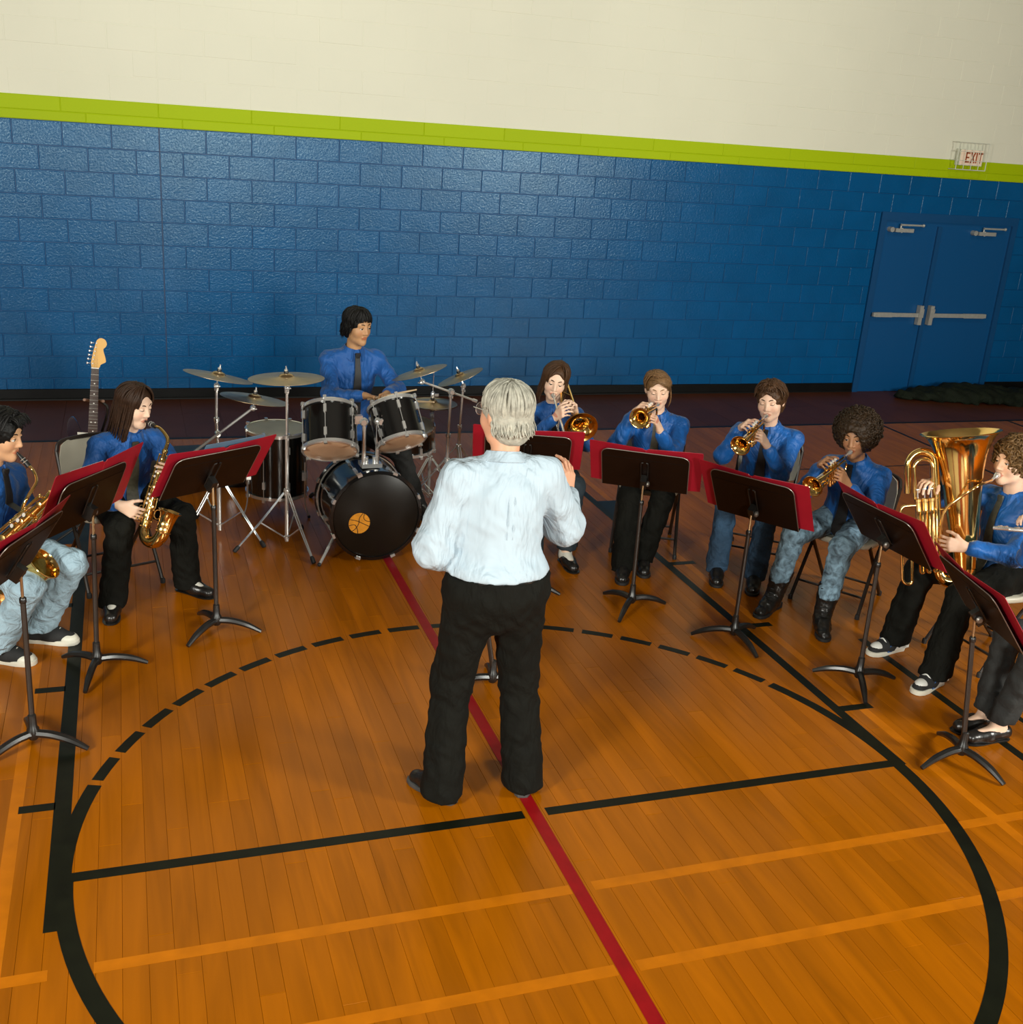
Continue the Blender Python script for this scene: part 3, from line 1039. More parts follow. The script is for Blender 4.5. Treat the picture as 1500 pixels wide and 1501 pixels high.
kit_f = unit(V(.06, -1, 0))                         # the kit faces the conductor's circle
bc = V(-.075, 2.80, .305)
bass = thing('bass_drum', 'black bass drum with a basketball sticker on its front head', 'drum', (bc[0], bc[1] + .2, 0))
bb = (bc[0], bc[1] + .2, 0)
R = .272
back = bc - kit_f * .42
MB().lathe([(R - .01, .0), (R, .0), (R, .42), (R - .01, .42)], back, kit_f, 48).build('shell', M_DRUM, bass, bb, smooth=40)
hd = MB().lathe([(R + .002, -.01), (R + .002, .004), (R * .99, .007), (.001, .007)], bc, kit_f, 48).build('front_head', M_HEADBLACK, bass, bb, smooth=40)
MB().lathe([(R + .002, .01), (R + .002, -.004), (R * .99, -.007), (.001, -.007)], back, kit_f, 48).build('rear_head', M_HEADGREY, bass, bb, smooth=40)
for c, s in ((bc, 1), (back, -1)):
    MB().lathe([(R + .004, -s * .028), (R + .022, -s * .026), (R + .024, s * .010), (R + .004, s * .014), (R + .002, s * .006)], c, kit_f, 48, caps=False).build('hoop', M_DRUM, bass, bb, smooth=40)
    MB().torus(c - kit_f * s * .03, kit_f, R + .012, .006, 44, 6).build('hoop_trim', M_CHROME, bass, bb)
fr = frame_from(kit_f)
for i in range(8):
    a = 2 * PI * (i + .5) / 8
    d = fr[:, 0] * math.cos(a) + fr[:, 1] * math.sin(a)
    Rm = np.stack([d, np.cross(kit_f, d), kit_f], 1)
    g = MB().tube([back + d * (R + .018), bc + d * (R + .018)], .003, 5)
    for e in (.12, .30):
        g.box(back + kit_f * e + d * (R + .01), (.02, .02, .06), Rm)
    g.box(bc + d * (R + .022) + kit_f * .002, (.016, .03, .035), Rm).box(back + d * (R + .022) - kit_f * .002, (.016, .03, .035), Rm)
    g.build('claw_rod', M_CHROME, bass, bb)
# basketball sticker with its seams
sk = bc + kit_f * .0075
ux, uy = unit(np.cross(kit_f, (0, 0, 1))) * -1, V(0, 0, 1)
ux = V(-kit_f[1], kit_f[0], 0)
so = sk - ux * .108 - uy * .040
MB().prism([(.068 * math.cos(2 * PI * i / 28), .068 * math.sin(2 * PI * i / 28)) for i in range(28)], so, ux, uy, .002).build('ball_sticker', M_BALL, hd, bb, smooth=0)
sm = MB()
for pts in ([(-.06, .028), (-.02, .018), (.02, -.002), (.062, -.024)], [(-.045, -.05), (-.02, -.03), (-.004, .0), (.0, .035), (.02, .063)], [(-.066, -.012), (-.03, -.008), (-.012, -.04), (-.01, -.066)], [(.03, .06), (.028, .03), (.045, .012), (.067, .008)]):
    sm.tube([so + ux * a + uy * c + kit_f * .0014 for a, c in spline([V(*p, 0)[:2] for p in pts], 4)], .0022, 5)
sm.build('sticker_seams', M_BLACKINK, hd, bb)
# spurs
for s in (-1, 1):
    a0 = bc - kit_f * .10 + ux * s * .235 + uy * -.15
    a1 = V(*(bc + kit_f * .02 + ux * s * .36)[:2], .012)
    g = MB().tube([a0, a1], .0095, 8)
    g.lathe([(.018, -.01), (.022, 0), (.018, .012)], a0, ux, 10)
    sp = g.build('spur', M_CHROME, bass, bb)
    MB().ball(a1 + V(0, 0, .002), .013, 8, 6).build('spur_tip', M_RUBBER, sp, bb)
# tom mount: plate and two posts
mt = bc - kit_f * .17 + uy * (R + .004)
MB().box(mt + uy * .012, (.13, .10, .026), np.stack([ux, kit_f, uy], 1)).cyl(mt + ux * .035, mt + ux * .035 + uy * .06, .022, 12).cyl(mt - ux * .035, mt - ux * .035 + uy * .06, .022, 12).build('mount_plate', M_CHROME, bass, bb)
tom_spec = []
for s in (-1, 1):
    p0 = mt + ux * s * .042
    p1 = mt + ux * s * .045 + uy * .275
    g = MB().tube([p0, p1], .0125, 10)
    g.ball(p1 + uy * .012, .027, 10, 8)
    g.tube([p1 + uy * .012, p1 + ux * s * .065 + uy * .045], .011, 8)
    g.box(p1 + ux * s * .04 + uy * .03, (.05, .045, .05), np.stack([ux, kit_f, uy], 1))
    g.lathe([(.018, -.012), (.024, 0), (.018, .012)], p1 + ux * s * .012 + kit_f * .03 + uy * .015, kit_f, 10)
    g.build('tom_post', M_CHROME, bass, bb)

def tom(c0, c1, R, label):
    t = thing('tom_drum', label, 'drum', tuple(V(c0)))
    drum(t, V(c0), c0, c1, R, M_HEADCLEAR, M_HEADGREY)
    return t
tom((-.345, 2.93, .700), (-.325, 3.095, .915), .165, 'black rack tom over the bass drum, on the side of the ride cymbal')
tom((.108, 2.95, .735), (.072, 3.10, .938), .150, 'black rack tom over the bass drum, on the side of the snare drum')

ft = thing('floor_tom', 'black floor tom with a grey head on three thin legs', 'drum', (-.56, 3.80, 0))
fb = (-.56, 3.80, 0)
drum(ft, V(fb), (-.56, 3.80, .155), (-.56, 3.80, .60), .205, M_HEADCLEAR, M_HEADGREY, 8)
for a in (200, 320, 80):
    a = math.radians(a)
    d = V(math.cos(a), math.sin(a), 0)
    p = V(fb) + d * .222
    g = MB().tube(spline([p + V(0, 0, .40), p + V(0, 0, .16), p + d * .012 + V(0, 0, .07), p + d * .035 + V(0, 0, .012)], 3), .005, 6).box(p + V(0, 0, .30) - d * .008, (.03, .03, .06))
    lg = g.build('leg', M_CHROME, ft, fb)
    MB().ball(p + d * .035 + V(0, 0, .011), .011, 8, 6).build('rubber_foot', M_RUBBER, lg, fb)

sn = thing('snare_drum', 'black snare drum with a grey head beside the hi-hat', 'drum', (.35, 3.72, .47))
drum(sn, V(.35, 3.72, .47), (.35, 3.72, .475), (.335, 3.70, .625), .178, M_HEADCLEAR, M_HEADGREY, 8)

def tripod(t, b, c, hb, spread, angs, twin=True):
    """double-braced chrome tripod: hub at height hb, legs to the floor"""
    c = V(c)
    for a in angs:
        a = math.radians(a)
        d = V(math.cos(a), math.sin(a), 0)
        s = V(-d[1], d[0], 0)
        top, foot, low = c + V(0, 0, hb), c + d * spread + V(0, 0, .014), c + V(0, 0, hb * .18)
        mid = top + (foot - top) * .52
        g = MB()
        for q in (-.007, .007):
            g.tube(spline([top + d * .018 + s * q, top + d * .06 + s * q - V(0, 0, hb * .14), mid + s * q, foot + s * q * .5], 3), .0045, 6)
        g.tube([low + d * .012, mid], .0055, 6)
        lg = g.build('leg', M_CHROME, t, b)
        MB().lathe([(.010, -.014), (.014, -.01), (.015, .02), (.010, .035)], foot, top - foot, 8).build('rubber_foot', M_RUBBER, lg, b)
    MB().lathe([(.014, -.02), (.021, -.016), (.021, .016), (.014, .02)], c + V(0, 0, hb), (0, 0, 1), 12).lathe([(.012, -.014), (.018, -.01), (.018, .01), (.012, .014)], c + V(0, 0, hb * .18), (0, 0, 1), 12).build('collar', M_CHROME, t, b)

def wingnut(g, p, ax):
    p, ax = V(p), unit(ax)
    fr = frame_from(ax)
    g.cyl(p, p + ax * .035, .004, 6)
    g.lathe([(.010, .004), (.012, .010), (.006, .018)], p, ax, 8)
    for s in (-1, 1):
        g.box(p + ax * .022 + fr[:, 0] * s * .011, (.016, .005, .018), fr)

def cymbal(t, b, c, nrm, R, m=M_CYMBAL, nut=True):
    c, nrm = V(c), unit(nrm)
    pr = [(R, -.012), (R, -.0105), (R * .6, -.004), (R * .25, .002), (R * .21, .005), (R * .17, .016), (R * .10, .022), (.006, .024), (.006, .022), (R * .10, .020), (R * .165, .0145), (R * .205, .0035), (R * .25, .0005), (R * .6, -.0055)]
    cy = MB().lathe(pr + [pr[0]], c, nrm, 48, caps=False).build('cymbal', m, t, b, smooth=30)
    g = MB().lathe([(.014, .024), (.014, .034)], c, nrm, 10).lathe([(.016, -.004), (.016, .012)], c, nrm, 10)
    g.build('felt_washer', M_CASE, cy, b)
    if nut:
        g = MB()
        wingnut(g, c + nrm * .032, nrm)
        g.build('wing_nut', M_CHROME, cy, b)
    return cy

def pole(t, b, pts, rs_, name='pole'):
    """telescoping chrome tube with clamp collars"""
    g = MB()
    for (p, q), r_ in zip(zip(pts[:-1], pts[1:]), rs_):
        g.tube([p, q], r_, 10)
        g.lathe([(r_ + .001, -.03), (r_ + .006, -.026), (r_ + .006, -.004), (r_ + .001, 0)], q, V(q) - V(p), 10)
        d = frame_from(V(q) - V(p))[:, 0]
        g.tube([V(q) - unit(V(q) - V(p)) * .015, V(q) - unit(V(q) - V(p)) * .015 + d * .035], .004, 6).box(V(q) - unit(V(q) - V(p)) * .015 + d * .035, (.006, .03, .016))
    g.build(name, M_CHROME, t, b)

def tilter(t, b, p, nrm):
    p, nrm = V(p), unit(nrm)
    g = MB().ball(p, .016, 10, 6).cyl(p, p + nrm * .075, .0045, 6)
    fr = frame_from(nrm)
    g.lathe([(.012, -.02), (.018, -.014), (.018, .014), (.012, .02)], p, fr[:, 0], 10)
    wingnut(g, p + fr[:, 0] * .018, fr[:, 0])
    g.build('tilter', M_CHROME, t, b)

# ride cymbal on a straight stand
c = V(-.585, 3.12, 0)
t = thing('cymbal_stand', 'chrome cymbal stand holding a level ride cymbal beside the bass drum', 'cymbal', tuple(c), 'cymbal stands of the drum kit')
tripod(t, c, c, .37, .33, (-172, -68, 65))
pole(t, c, [c + V(0, 0, .04), c + V(0, 0, .40), c + V(0, 0, .75), c + V(0, 0, 1.045)], (.0125, .0115, .0085))
tilter(t, c, c + V(0, 0, 1.055), (-.03, .05, 1))
cymbal(t, c, (-.588, 3.124, 1.118), (-.03, .05, 1), .232)
# two cymbals on the tall stand by the alto saxophone
c = V(-.985, 3.385, 0)
t = thing('cymbal_stand', 'chrome boom stand with two tilted cymbals beside the alto saxophone player', 'cymbal', tuple(c), 'cymbal stands of the drum kit')
tripod(t, c, c, .42, .36, (-140, -45, 110))
pole(t, c, [c + V(0, 0, .04), c + V(0, 0, .47), c + V(-.005, 0, .80), c + V(.0, 0, 1.0)], (.0145, .0115, .0085))
tilter(t, c, c + V(0, 0, 1.005), (.2, .1, 1))
cymbal(t, c, c + V(.014, .007, 1.07), (.2, .1, 1), .215)
bo = c + V(.0, -.03, .70)
MB().tube([bo + V(-.30, -.18, -.17), bo + V(.22, .0, .165)], .0085, 8).tube([bo + V(-.30, -.18, -.17), bo + V(-.22, -.132, -.118)], .014, 8).ball(bo, .022, 10, 6).lathe([(.014, -.03), (.02, -.02), (.02, .02), (.014, .03)], bo, (0, 1, 0), 10).build('boom_arm', M_CHROME, t, c)
tilter(t, c, bo + V(.22, .0, .165), (.16, .08, 1))
cymbal(t, c, bo + V(.231, .005, .232), (.16, .08, 1), .215)
# crash on the boom stand behind the conductor
c = V(.60, 3.60, 0)
t = thing('cymbal_stand', 'chrome boom stand with a crash cymbal angled over the hi-hat', 'cymbal', tuple(c), 'cymbal stands of the drum kit')
tripod(t, c, c, .40, .33, (-100, 20, 140))
pole(t, c, [c + V(0, 0, .04), c + V(0, 0, .60), c + V(.003, 0, .885)], (.0125, .0095))
k = c + V(.005, 0, .897)
e0, e1 = V(.40, 3.62, .965), V(.79, 3.585, .83)
MB().tube([e0, e1], .0075, 8).tube([e1 + (e0 - e1) * .08, e1], .012, 8).ball(k, .024, 10, 6).lathe([(.014, -.03), (.022, -.02), (.022, .02), (.014, .03)], k, (0, 1, 0), 10).build('boom_arm', M_CHROME, t, c)
tilter(t, c, e0, (-.30, .15, 1))
cymbal(t, c, e0 + V(-.022, .011, .073), (-.30, .15, 1), .195)
# splash further back
c = V(.80, 4.00, 0)
t = thing('cymbal_stand', 'chrome straight stand with a small tilted crash cymbal nearest the wall', 'cymbal', tuple(c), 'cymbal stands of the drum kit')
tripod(t, c, c, .38, .32, (-90, 30, 150))
pole(t, c, [c + V(0, 0, .04), c + V(0, 0, .55), c + V(.01, 0, .83)], (.0115, .0085))
tilter(t, c, c + V(.012, 0, .845), (-.42, .15, 1))
cymbal(t, c, c + V(-.017, .011, .915), (-.42, .15, 1), .175)
# hi-hat
c = V(.545, 3.86, 0)
t = thing('hi_hat', 'closed bronze hi-hat cymbals on a chrome stand with a pull rod', 'cymbal', tuple(c))
tripod(t, c, c, .34, .30, (-150, -40, 95))
pole(t, c, [c + V(0, 0, .04), c + V(0, 0, .42), c + V(0, 0, .68)], (.0125, .010))
MB().tube([c + V(0, 0, .68), c + V(0, 0, 1.03)], .0032, 6).build('pull_rod', M_CHROME, t, c)
cymbal(t, c, c + V(0, 0, .755), (0, 0, 1), .178, nut=False)
cymbal(t, c, c + V(0, 0, .738), (0, 0, -1), .178, nut=False)
MB().lathe([(.012, 0), (.016, .01), (.016, .04), (.010, .05)], c + V(0, 0, .785), (0, 0, 1), 10).box(c + V(.025, 0, .81), (.035, .006, .02)).build('clutch', M_CHROME, t, c)
MB().lathe([(.012, -.05), (.03, -.03), (.032, -.018)], c + V(0, 0, .74), (0, 0, 1), 12).build('seat_cup', M_RUBBER, t, c)
# snare stand
c = V(.35, 3.72, 0)
t = thing('snare_stand', 'chrome snare drum stand with a three-armed basket', 'stand', tuple(c))
tripod(t, c, c, .26, .27, (-95, 25, 145))
pole(t, c, [c + V(0, 0, .03), c + V(0, 0, .27), c + V(0, 0, .40)], (.0125, .010))
for a in (-60, 60, 180):
    a = math.radians(a)
    d = V(math.cos(a), math.sin(a), 0)
    MB().tube(spline([c + V(0, 0, .39), c + d * .10 + V(0, 0, .43), c + d * .192 + V(0, 0, .455), c + d * .202 + V(0, 0, .485)], 3), .006, 6).build('basket_arm', M_CHROME, t, c)
# drum throne
c = V(-.05, 3.93, 0)
t = thing('drum_throne', 'black round drum throne under the drummer', 'stool', tuple(c))
tripod(t, c, c, .28, .27, (-90, 30, 150))
pole(t, c, [c + V(0, 0, .03), c + V(0, 0, .30), c + V(0, 0, .40)], (.0145, .012))
MB().lathe([(.0, .395), (.15, .395), (.168, .41), (.170, .455), (.155, .475), (.001, .478)], c, (0, 0, 1), 28).build('seat', M_LEATHER, t, c)
# bass pedal
c = V(-.12, 3.42, 0)
t = thing('bass_pedal', 'chrome bass drum pedal behind the bass drum', 'pedal', tuple(c))
MB().box(c + V(0, 0, .006), (.09, .30, .012)).box(c + V(0, .0, .05), (.07, .26, .008), np.stack([V(1, 0, 0), unit(V(0, 1, -.22)), unit(V(0, .22, 1))], 1)).build('footboard', M_CHROME, t, c)
for s in (-.05, .05):
    MB().cyl(c + V(s, -.12, .01), c + V(s, -.12, .19), .008, 8).build('post', M_CHROME, t, c)
MB().cyl(c + V(-.05, -.12, .185), c + V(.05, -.12, .185), .006, 8).tube([c + V(0, -.12, .185), c + V(0, -.09, .33)], .004, 6).ball(c + V(0, -.09, .345), .028, 10, 8).build('beater', M_CHROME, t, c)

# ------------------------------------------------------------------ electric guitar on its stand
gb = V(-1.775, 3.42, 0)
gt = thing('electric_guitar', 'electric guitar with a dark body, white pickguard and amber headstock', 'guitar', (gb[0], gb[1], .33))
go = V(gb[0], gb[1], .14)
gbase = (gb[0], gb[1], .33)
gu = unit(V(.085, .16, 1.0))                       # along the neck
gr = unit(np.cross(V(0, 1, 0), gu))
gr = unit(V(1, -.02, 0) - gu * np.dot(V(1, -.02, 0), gu))
gn = np.cross(gr, gu)                              # front is -y
gn = gn if gn[1] < 0 else -gn
GP = lambda a, c, d=0: go + gr * a + gu * c + gn * d
body = [(-.00, .0), (.09, .012), (.15, .06), (.162, .13), (.130, .20), (.115, .25), (.135, .31), (.145, .36), (.125, .395), (.095, .38), (.065, .335), (.03, .325), (-.03, .325), (-.06, .35), (-.095, .42), (-.12, .452), (-.145, .43), (-.15, .36), (-.125, .29), (-.115, .24), (-.14, .18), (-.165, .11), (-.14, .04), (-.08, .006)]
MB().prism([tuple(q) for q in [p[:2] for p in spline([V(a, c, 0) for a, c in body] + [V(*body[0], 0)], 3)][:-1]], GP(0, .19, 0), gr, gu, .042).build('body', M_GUITAR, gt, gbase, smooth=40)
pg = [(-.09, .36), (-.02, .36), (.03, .345), (.09, .345), (.105, .31), (.09, .22), (.10, .14), (.06, .10), (-.01, .12), (-.06, .16), (-.08, .24)]
MB().prism(pg, GP(0, .19, .0225), gr, gu, .003).build('pickguard', M_PICKGUARD, gt, gbase, smooth=0)
for c in (.16, .21, .27):
    MB().box(GP(-.005, c + .19, .027), (.075, .018, .008), np.stack([gr, gu, gn], 1)).build('pickup', M_PICKGUARD, gt, gbase, smooth=0)
n0, n1 = .52, .95
nk = MB().loft([[GP(-.028, n0, .036), GP(.028, n0, .036), GP(.024, n0, .010), GP(-.024, n0, .010)], [GP(-.0215, n1, .030), GP(.0215, n1, .030), GP(.018, n1, .008), GP(-.018, n1, .008)]]).build('neck', M_MAPLE, gt, gbase, smooth=0)
MB().loft([[GP(-.0285, n0 - .02, .043), GP(.0285, n0 - .02, .043), GP(.0285, n0 - .02, .0355), GP(-.0285, n0 - .02, .0355)], [GP(-.0218, n1, .037), GP(.0218, n1, .037), GP(.0218, n1, .0295), GP(-.0218, n1, .0295)]]).build('fingerboard', M_ROSEWOOD, gt, gbase, smooth=0)
for k in range(1, 21):
    c = n1 - (.65) * (1 - 2 ** (-k / 12)) * 1.02
    if c > n0 - .015:
        MB().box(GP(0, c, .040), (.044 + .013 * (n1 - c) / (n1 - n0), .0022, .004), np.stack([gr, gu, gn], 1)).build('fret', M_EDGE, nk, gbase, smooth=0)
for k in (3, 5, 7, 9, 12, 15, 17, 19):
    c = n1 - (.65) * (1 - 2 ** (-(k - .5) / 12)) * 1.05
    for a in ((-.012, .012) if k == 12 else (0,)):
        MB().cyl(GP(a, c, .038), GP(a, c, .0425), .0042, 8).build('inlay_dot', M_PEARL, nk, gbase)
MB().box(GP(0, n1 + .003, .036), (.044, .005, .012), np.stack([gr, gu, gn], 1)).build('nut', M_PEARL, gt, gbase, smooth=0)
hs = [(-.022, 0), (.022, 0), (.030, .018), (.052, .032), (.060, .040), (.056, .065), (.045, .10), (.044, .118), (.056, .130), (.062, .150), (.050, .174), (.025, .182), (.006, .170), (-.002, .15), (-.014, .10), (-.026, .03)]
MB().prism([tuple(p[:2]) for p in spline([V(a, c, 0) for a, c in hs], 3)], GP(0, n1 + .006, .016), gr, gu, .016).build('headstock', M_MAPLE, gt, gbase, smooth=40)
for k in range(6):
    a, c = -.016 + .0062 * k * .6, n1 + .03 + .025 * k
    MB().cyl(GP(a, c, .022), GP(a, c, .032), .004, 8).cyl(GP(a - .014, c, .012), GP(a - .03, c, .012), .003, 6).ball(GP(a - .032, c, .012), (.006, .006, .008), 8, 6).build('tuner', M_CHROME, gt, gbase)
for k in range(6):
    a = -.015 + .006 * k
    MB().tube([GP(a * 1.4, .34, .040), GP(a, n1, .0425), GP(-.016 + .0037 * k, n1 + .03 + .025 * k, .030)], .0006, 3).build('string', M_CHROME, gt, gbase)
gs = thing('guitar_stand', 'black tubular guitar stand with a padded neck yoke', 'stand', tuple(gb + V(.02, .12, 0)))
sb = gb + V(.02, .12, 0)
top = GP(.055, .72, -.03)
MB().tube(spline([gb + V(.05, .20, .10), gb + V(.055, .20, .5), top + V(.02, .01, -.05), top + V(.0, .0, .015), GP(.03, .745, -.02)], 5), .0085, 8).build('upright', M_BLACKMET, gs, sb)
MB().tube(spline([GP(-.055, .755, .05), GP(-.04, .75, .0), GP(0, .745, -.015), GP(.04, .75, .0), GP(.055, .755, .05)], 4), .009, 8).build('yoke', mat('tan_rubber_pad', (.20, .10, .06), .6), gs, sb)
for a, c in ((-.24, -.16), (.24, -.16), (.05, .36)):
    MB().tube([gb + V(.05, .20, .12), gb + V(.03 + a, .12 + c, .012)], .0085, 8).build('leg', M_BLACKMET, gs, sb)
for s in (-1, 1):
    MB().tube(spline([gb + V(.05, .20, .31), gb + V(s * .07 + .02, .06, .308), gb + V(s * .08 + .02, -.02, .308), gb + V(s * .08 + .02, -.03, .345)], 3), .0085, 8).build('cradle_arm', M_BLACKMET, gs, sb)

# ------------------------------------------------------------------ black instrument case on the floor behind the alto player
cb = V(-1.02, 4.55, 0)
t = thing('instrument_case', 'black instrument case lying on the floor behind the alto saxophone player', 'case', tuple(cb))
def case_ring(k, z):
    return [cb + V(k * a, k * c, z) for a, c in ((-.44, -.14), (.28, -.20), (.44, -.12), (.46, .10), (.30, .19), (-.40, .12), (-.47, 0))]
MB().loft([case_ring(.97, .0), case_ring(1, .02), case_ring(1, .11), case_ring(.99, .115)]).build('case_bottom', M_CASE, t, cb, smooth=30)
MB().loft([case_ring(.99, .116), case_ring(1, .121), case_ring(1, .20), case_ring(.95, .235)]).build('case_lid', M_CASE, t, cb, smooth=30)
MB().tube(spline([cb + V(-.10, -.175, .115), cb + V(-.08, -.215, .115), cb + V(.06, -.23, .115), cb + V(.08, -.19, .115)], 3), .009, 8).build('handle', M_CASE, t, cb)
for a, yy in ((-.30, -.158), (.20, -.196)):
    MB().box(cb + V(a, yy - .004, .118), (.04, .012, .05)).build('latch', M_CHROME, t, cb, smooth=0)

# ------------------------------------------------------------------ people
def ik(a, b, l1, l2, pole):
    """joint between a and b; b is pulled in if out of reach"""
    a, b = V(a), V(b)
    d = b - a
    L = np.linalg.norm(d)
    mx = (l1 + l2) * .995
    if L > mx:
        b = a + d / L * mx
        d = b - a
        L = mx
    u = d / L
    x = (l1 * l1 - l2 * l2 + L * L) / (2 * L)
    h = math.sqrt(max(l1 * l1 - x * x, 1e-6))
    p = V(pole)
    p = unit(p - u * np.dot(p, u))
    return a + u * x + p * h, b

def rotv(v, axis, ang):
    axis = unit(axis)
    v = V(v)
    return v * math.cos(ang) + np.cross(axis, v) * math.sin(ang) + axis * np.dot(axis, v) * (1 - math.cos(ang))

def hand_prims(w, d, n, right, curl=(20, 30, 25), thumb=(35, 25), spread=6, sc=1.0, finger_curl=None):
    """w wrist, d wrist-to-knuckle direction, n direction the palm faces"""
    d = unit(d)
    n = unit(V(n) - d * np.dot(n, d))
    # thumb side: with fingers up and palm facing away from the viewer's chest
    s = np.cross(d, n) if right else np.cross(n, d)
    w = V(w)
    P = [P_cap(w - d * .02, w + d * .02, .023 * sc, .024 * sc, .015, (n, 1.25))]
    off = [(.030, .088, (.040, .024, .020), .0086), (.0095, .092, (.045, .028, .022), .0088), (-.011, .087, (.041, .026, .021), .0083), (-.030, .078, (.032, .019, .018), .0073)]
    for i, (o, L, seg, r) in enumerate(off):
        k = w + d * L * sc + s * o * sc
        P.append(P_cap(w + d * .015 + s * o * .62 * sc, k, .0135 * sc, .0110 * sc, .013))
        c = finger_curl[i] if finger_curl else curl
        dirv = rotv(d, n, math.radians((o / .03) * spread) * (-1 if right else 1))
        ax = np.cross(d, n)
        ang = 0
        p = k
        for sg, cc in zip(seg, c):
            ang += math.radians(cc)
            dv = rotv(dirv, ax, ang)
            q = p + dv * sg * sc
            P.append(P_cap(p, q, r * sc, (r - .0007) * sc, .004))
            p = q
            r -= .0007
    t0 = w + d * .022 * sc + s * .022 * sc
    dv = unit(d * .75 + s * .75 + n * .25)
    q = t0 + dv * .042 * sc
    P.append(P_cap(t0, q, .014 * sc, .0112 * sc, .012))
    ax = np.cross(dv, d * .7 + n * .9)
    for sg, cc, r in ((.034, thumb[0], .0104), (.027, thumb[1], .0092)):
        dv = rotv(dv, ax, math.radians(cc))
        q2 = q + dv * sg * sc
        P.append(P_cap(q, q2, r * sc, (r - .001) * sc, .004))
        q = q2
    return P

def head_prims(c, R, sc=1.0, nose=1.0, jaw=1.0):
    H = lambda x, y, z: c + R @ (V(x, y, z) * sc)
    S = sc
    return [
        P_ell(H(0, -.012, .030), V(.075, .094, .084) * S, R, .02),
        P_ell(H(0, .020, -.030), V(.060 * jaw, .066, .078) * S, R, .04),
        P_cap(H(-.030 * jaw, .020, -.078), H(0, .062, -.098), .024 * S, .019 * S, .03),
        P_cap(H(.030 * jaw, .020, -.078), H(0, .062, -.098), .024 * S, .019 * S, .03),
        P_ell(H(-.036, .048, -.030), V(.026, .026, .026) * S, R, .025),
        P_ell(H(.036, .048, -.030), V(.026, .026, .026) * S, R, .025),
        P_cap(H(-.040, .066, .030), H(.040, .066, .030), .012 * S, .012 * S, .02),
        P_sub(P_ell(H(-.031, .097, .008), V(.017, .016, .012) * S, R, .012)),
        P_sub(P_ell(H(.031, .097, .008), V(.017, .016, .012) * S, R, .012)),
        P_cap(H(0, .082, .018), H(0, .0985 * (1 + .02 * nose), -.026), .0078 * S, .0108 * S * nose, .012),
        P_ell(H(-.0125, .089, -.031), V(.0080, .010, .0075) * S, R, .008),
        P_ell(H(.0125, .089, -.031), V(.0080, .010, .0075) * S, R, .008),
        P_cap(H(-.017, .081, -.0575), H(.017, .081, -.0575), .0065 * S, .0065 * S, .008),
        P_cap(H(-.013, .080, -.069), H(.013, .080, -.069), .0072 * S, .0072 * S, .006),
        P_ell(H(-.076, -.012, -.005), V(.010, .019, .032) * S, R @ np.array([[.94, .34, 0], [-.34, .94, 0], [0, 0, 1]]), .008),
        P_ell(H(.076, -.012, -.005), V(.010, .019, .032) * S, R @ np.array([[.94, -.34, 0], [.34, .94, 0], [0, 0, 1]]), .008),
    ]

def face_parts(root, b, c, R, browm, skin, lid=.45, sc=1.0):
    H = lambda x, y, z: c + R @ (V(x, y, z) * sc)
    for s in (-1, 1):
        e = H(s * .031, .0735, .007)
        er = .0128 * sc
        eye = MB().ball(e, er, 14, 10, R).build('eye', M_EYE, root, b)
        look = unit(R @ V(s * -.02, 1, -.22))
        MB().lathe([(.0062 * sc, -.0022), (.0062 * sc, -.0008), (.0035 * sc, .0002), (.0003, .0004)], e + look * er * .985, look, 14).build('iris', M_IRIS, eye, b)
        # upper lid: part of a slightly larger sphere, turned about the eye's axis
        lim = math.radians(60 - 100 * lid)
        rings = []
        lr = er * 1.10
        for i in range(8):
            a = math.radians(150) + (lim - math.radians(150)) * i / 7
            rings.append([e + R @ (lr * V(math.cos(t), math.sin(t) * math.cos(a), math.sin(t) * math.sin(a))) for t in np.linspace(.12, PI - .12, 11)])
        MB().loft(rings, closed=False, caps=False).build('eyelid', skin, eye, b)
        MB().tube([p + R @ V(0, .0006, -.0004) for p in rings[-1]], [.0006, .0014, .0016, .0014, .0006], 5).build('lashes', M_LASH, eye, b)
        MB().tube(spline([H(s * .012, .0865, .0275), H(s * .026, .0855, .0345), H(s * .040, .0765, .0330), H(s * .050, .066, .026)], 3), [.0022, .0034, .0030, .0012], 6).build('eyebrow', browm, root, b)

def hair_cap(root, b, c, R, m, t=.010, back=-.075, face=None, extra=(), step=.0055, fold=None, sc=1.0, name='hair'):
    """shell over the skull, open at the face"""
    H = lambda x, y, z: c + R @ (V(x, y, z) * sc)
    face = face or (.064, .085, .125, .112, -.040)
    P = [P_ell(H(0, -.014, .032), V(.076 + t, .094 + t, .084 + t) * sc, R, .02)]
    P += [P_ell(H(0, -.045, -.03), V(.070 + t, .058 + t, .085) * sc, R, .03)]
    P += list(extra)
    P += [P_sub(P_ell(H(0, face[3], face[4]), V(face[0], face[1], face[2]) * sc, R, .01)), P_cut(H(0, 0, back), R @ V(0, .25, -1))]
    return sdf_obj(name, P, m, root, b, step, fold=fold, rel=1)

def lock(g, pts, r, n=6, flat=.55):
    g.tube(spline(pts, 4), r, n, flat=flat)

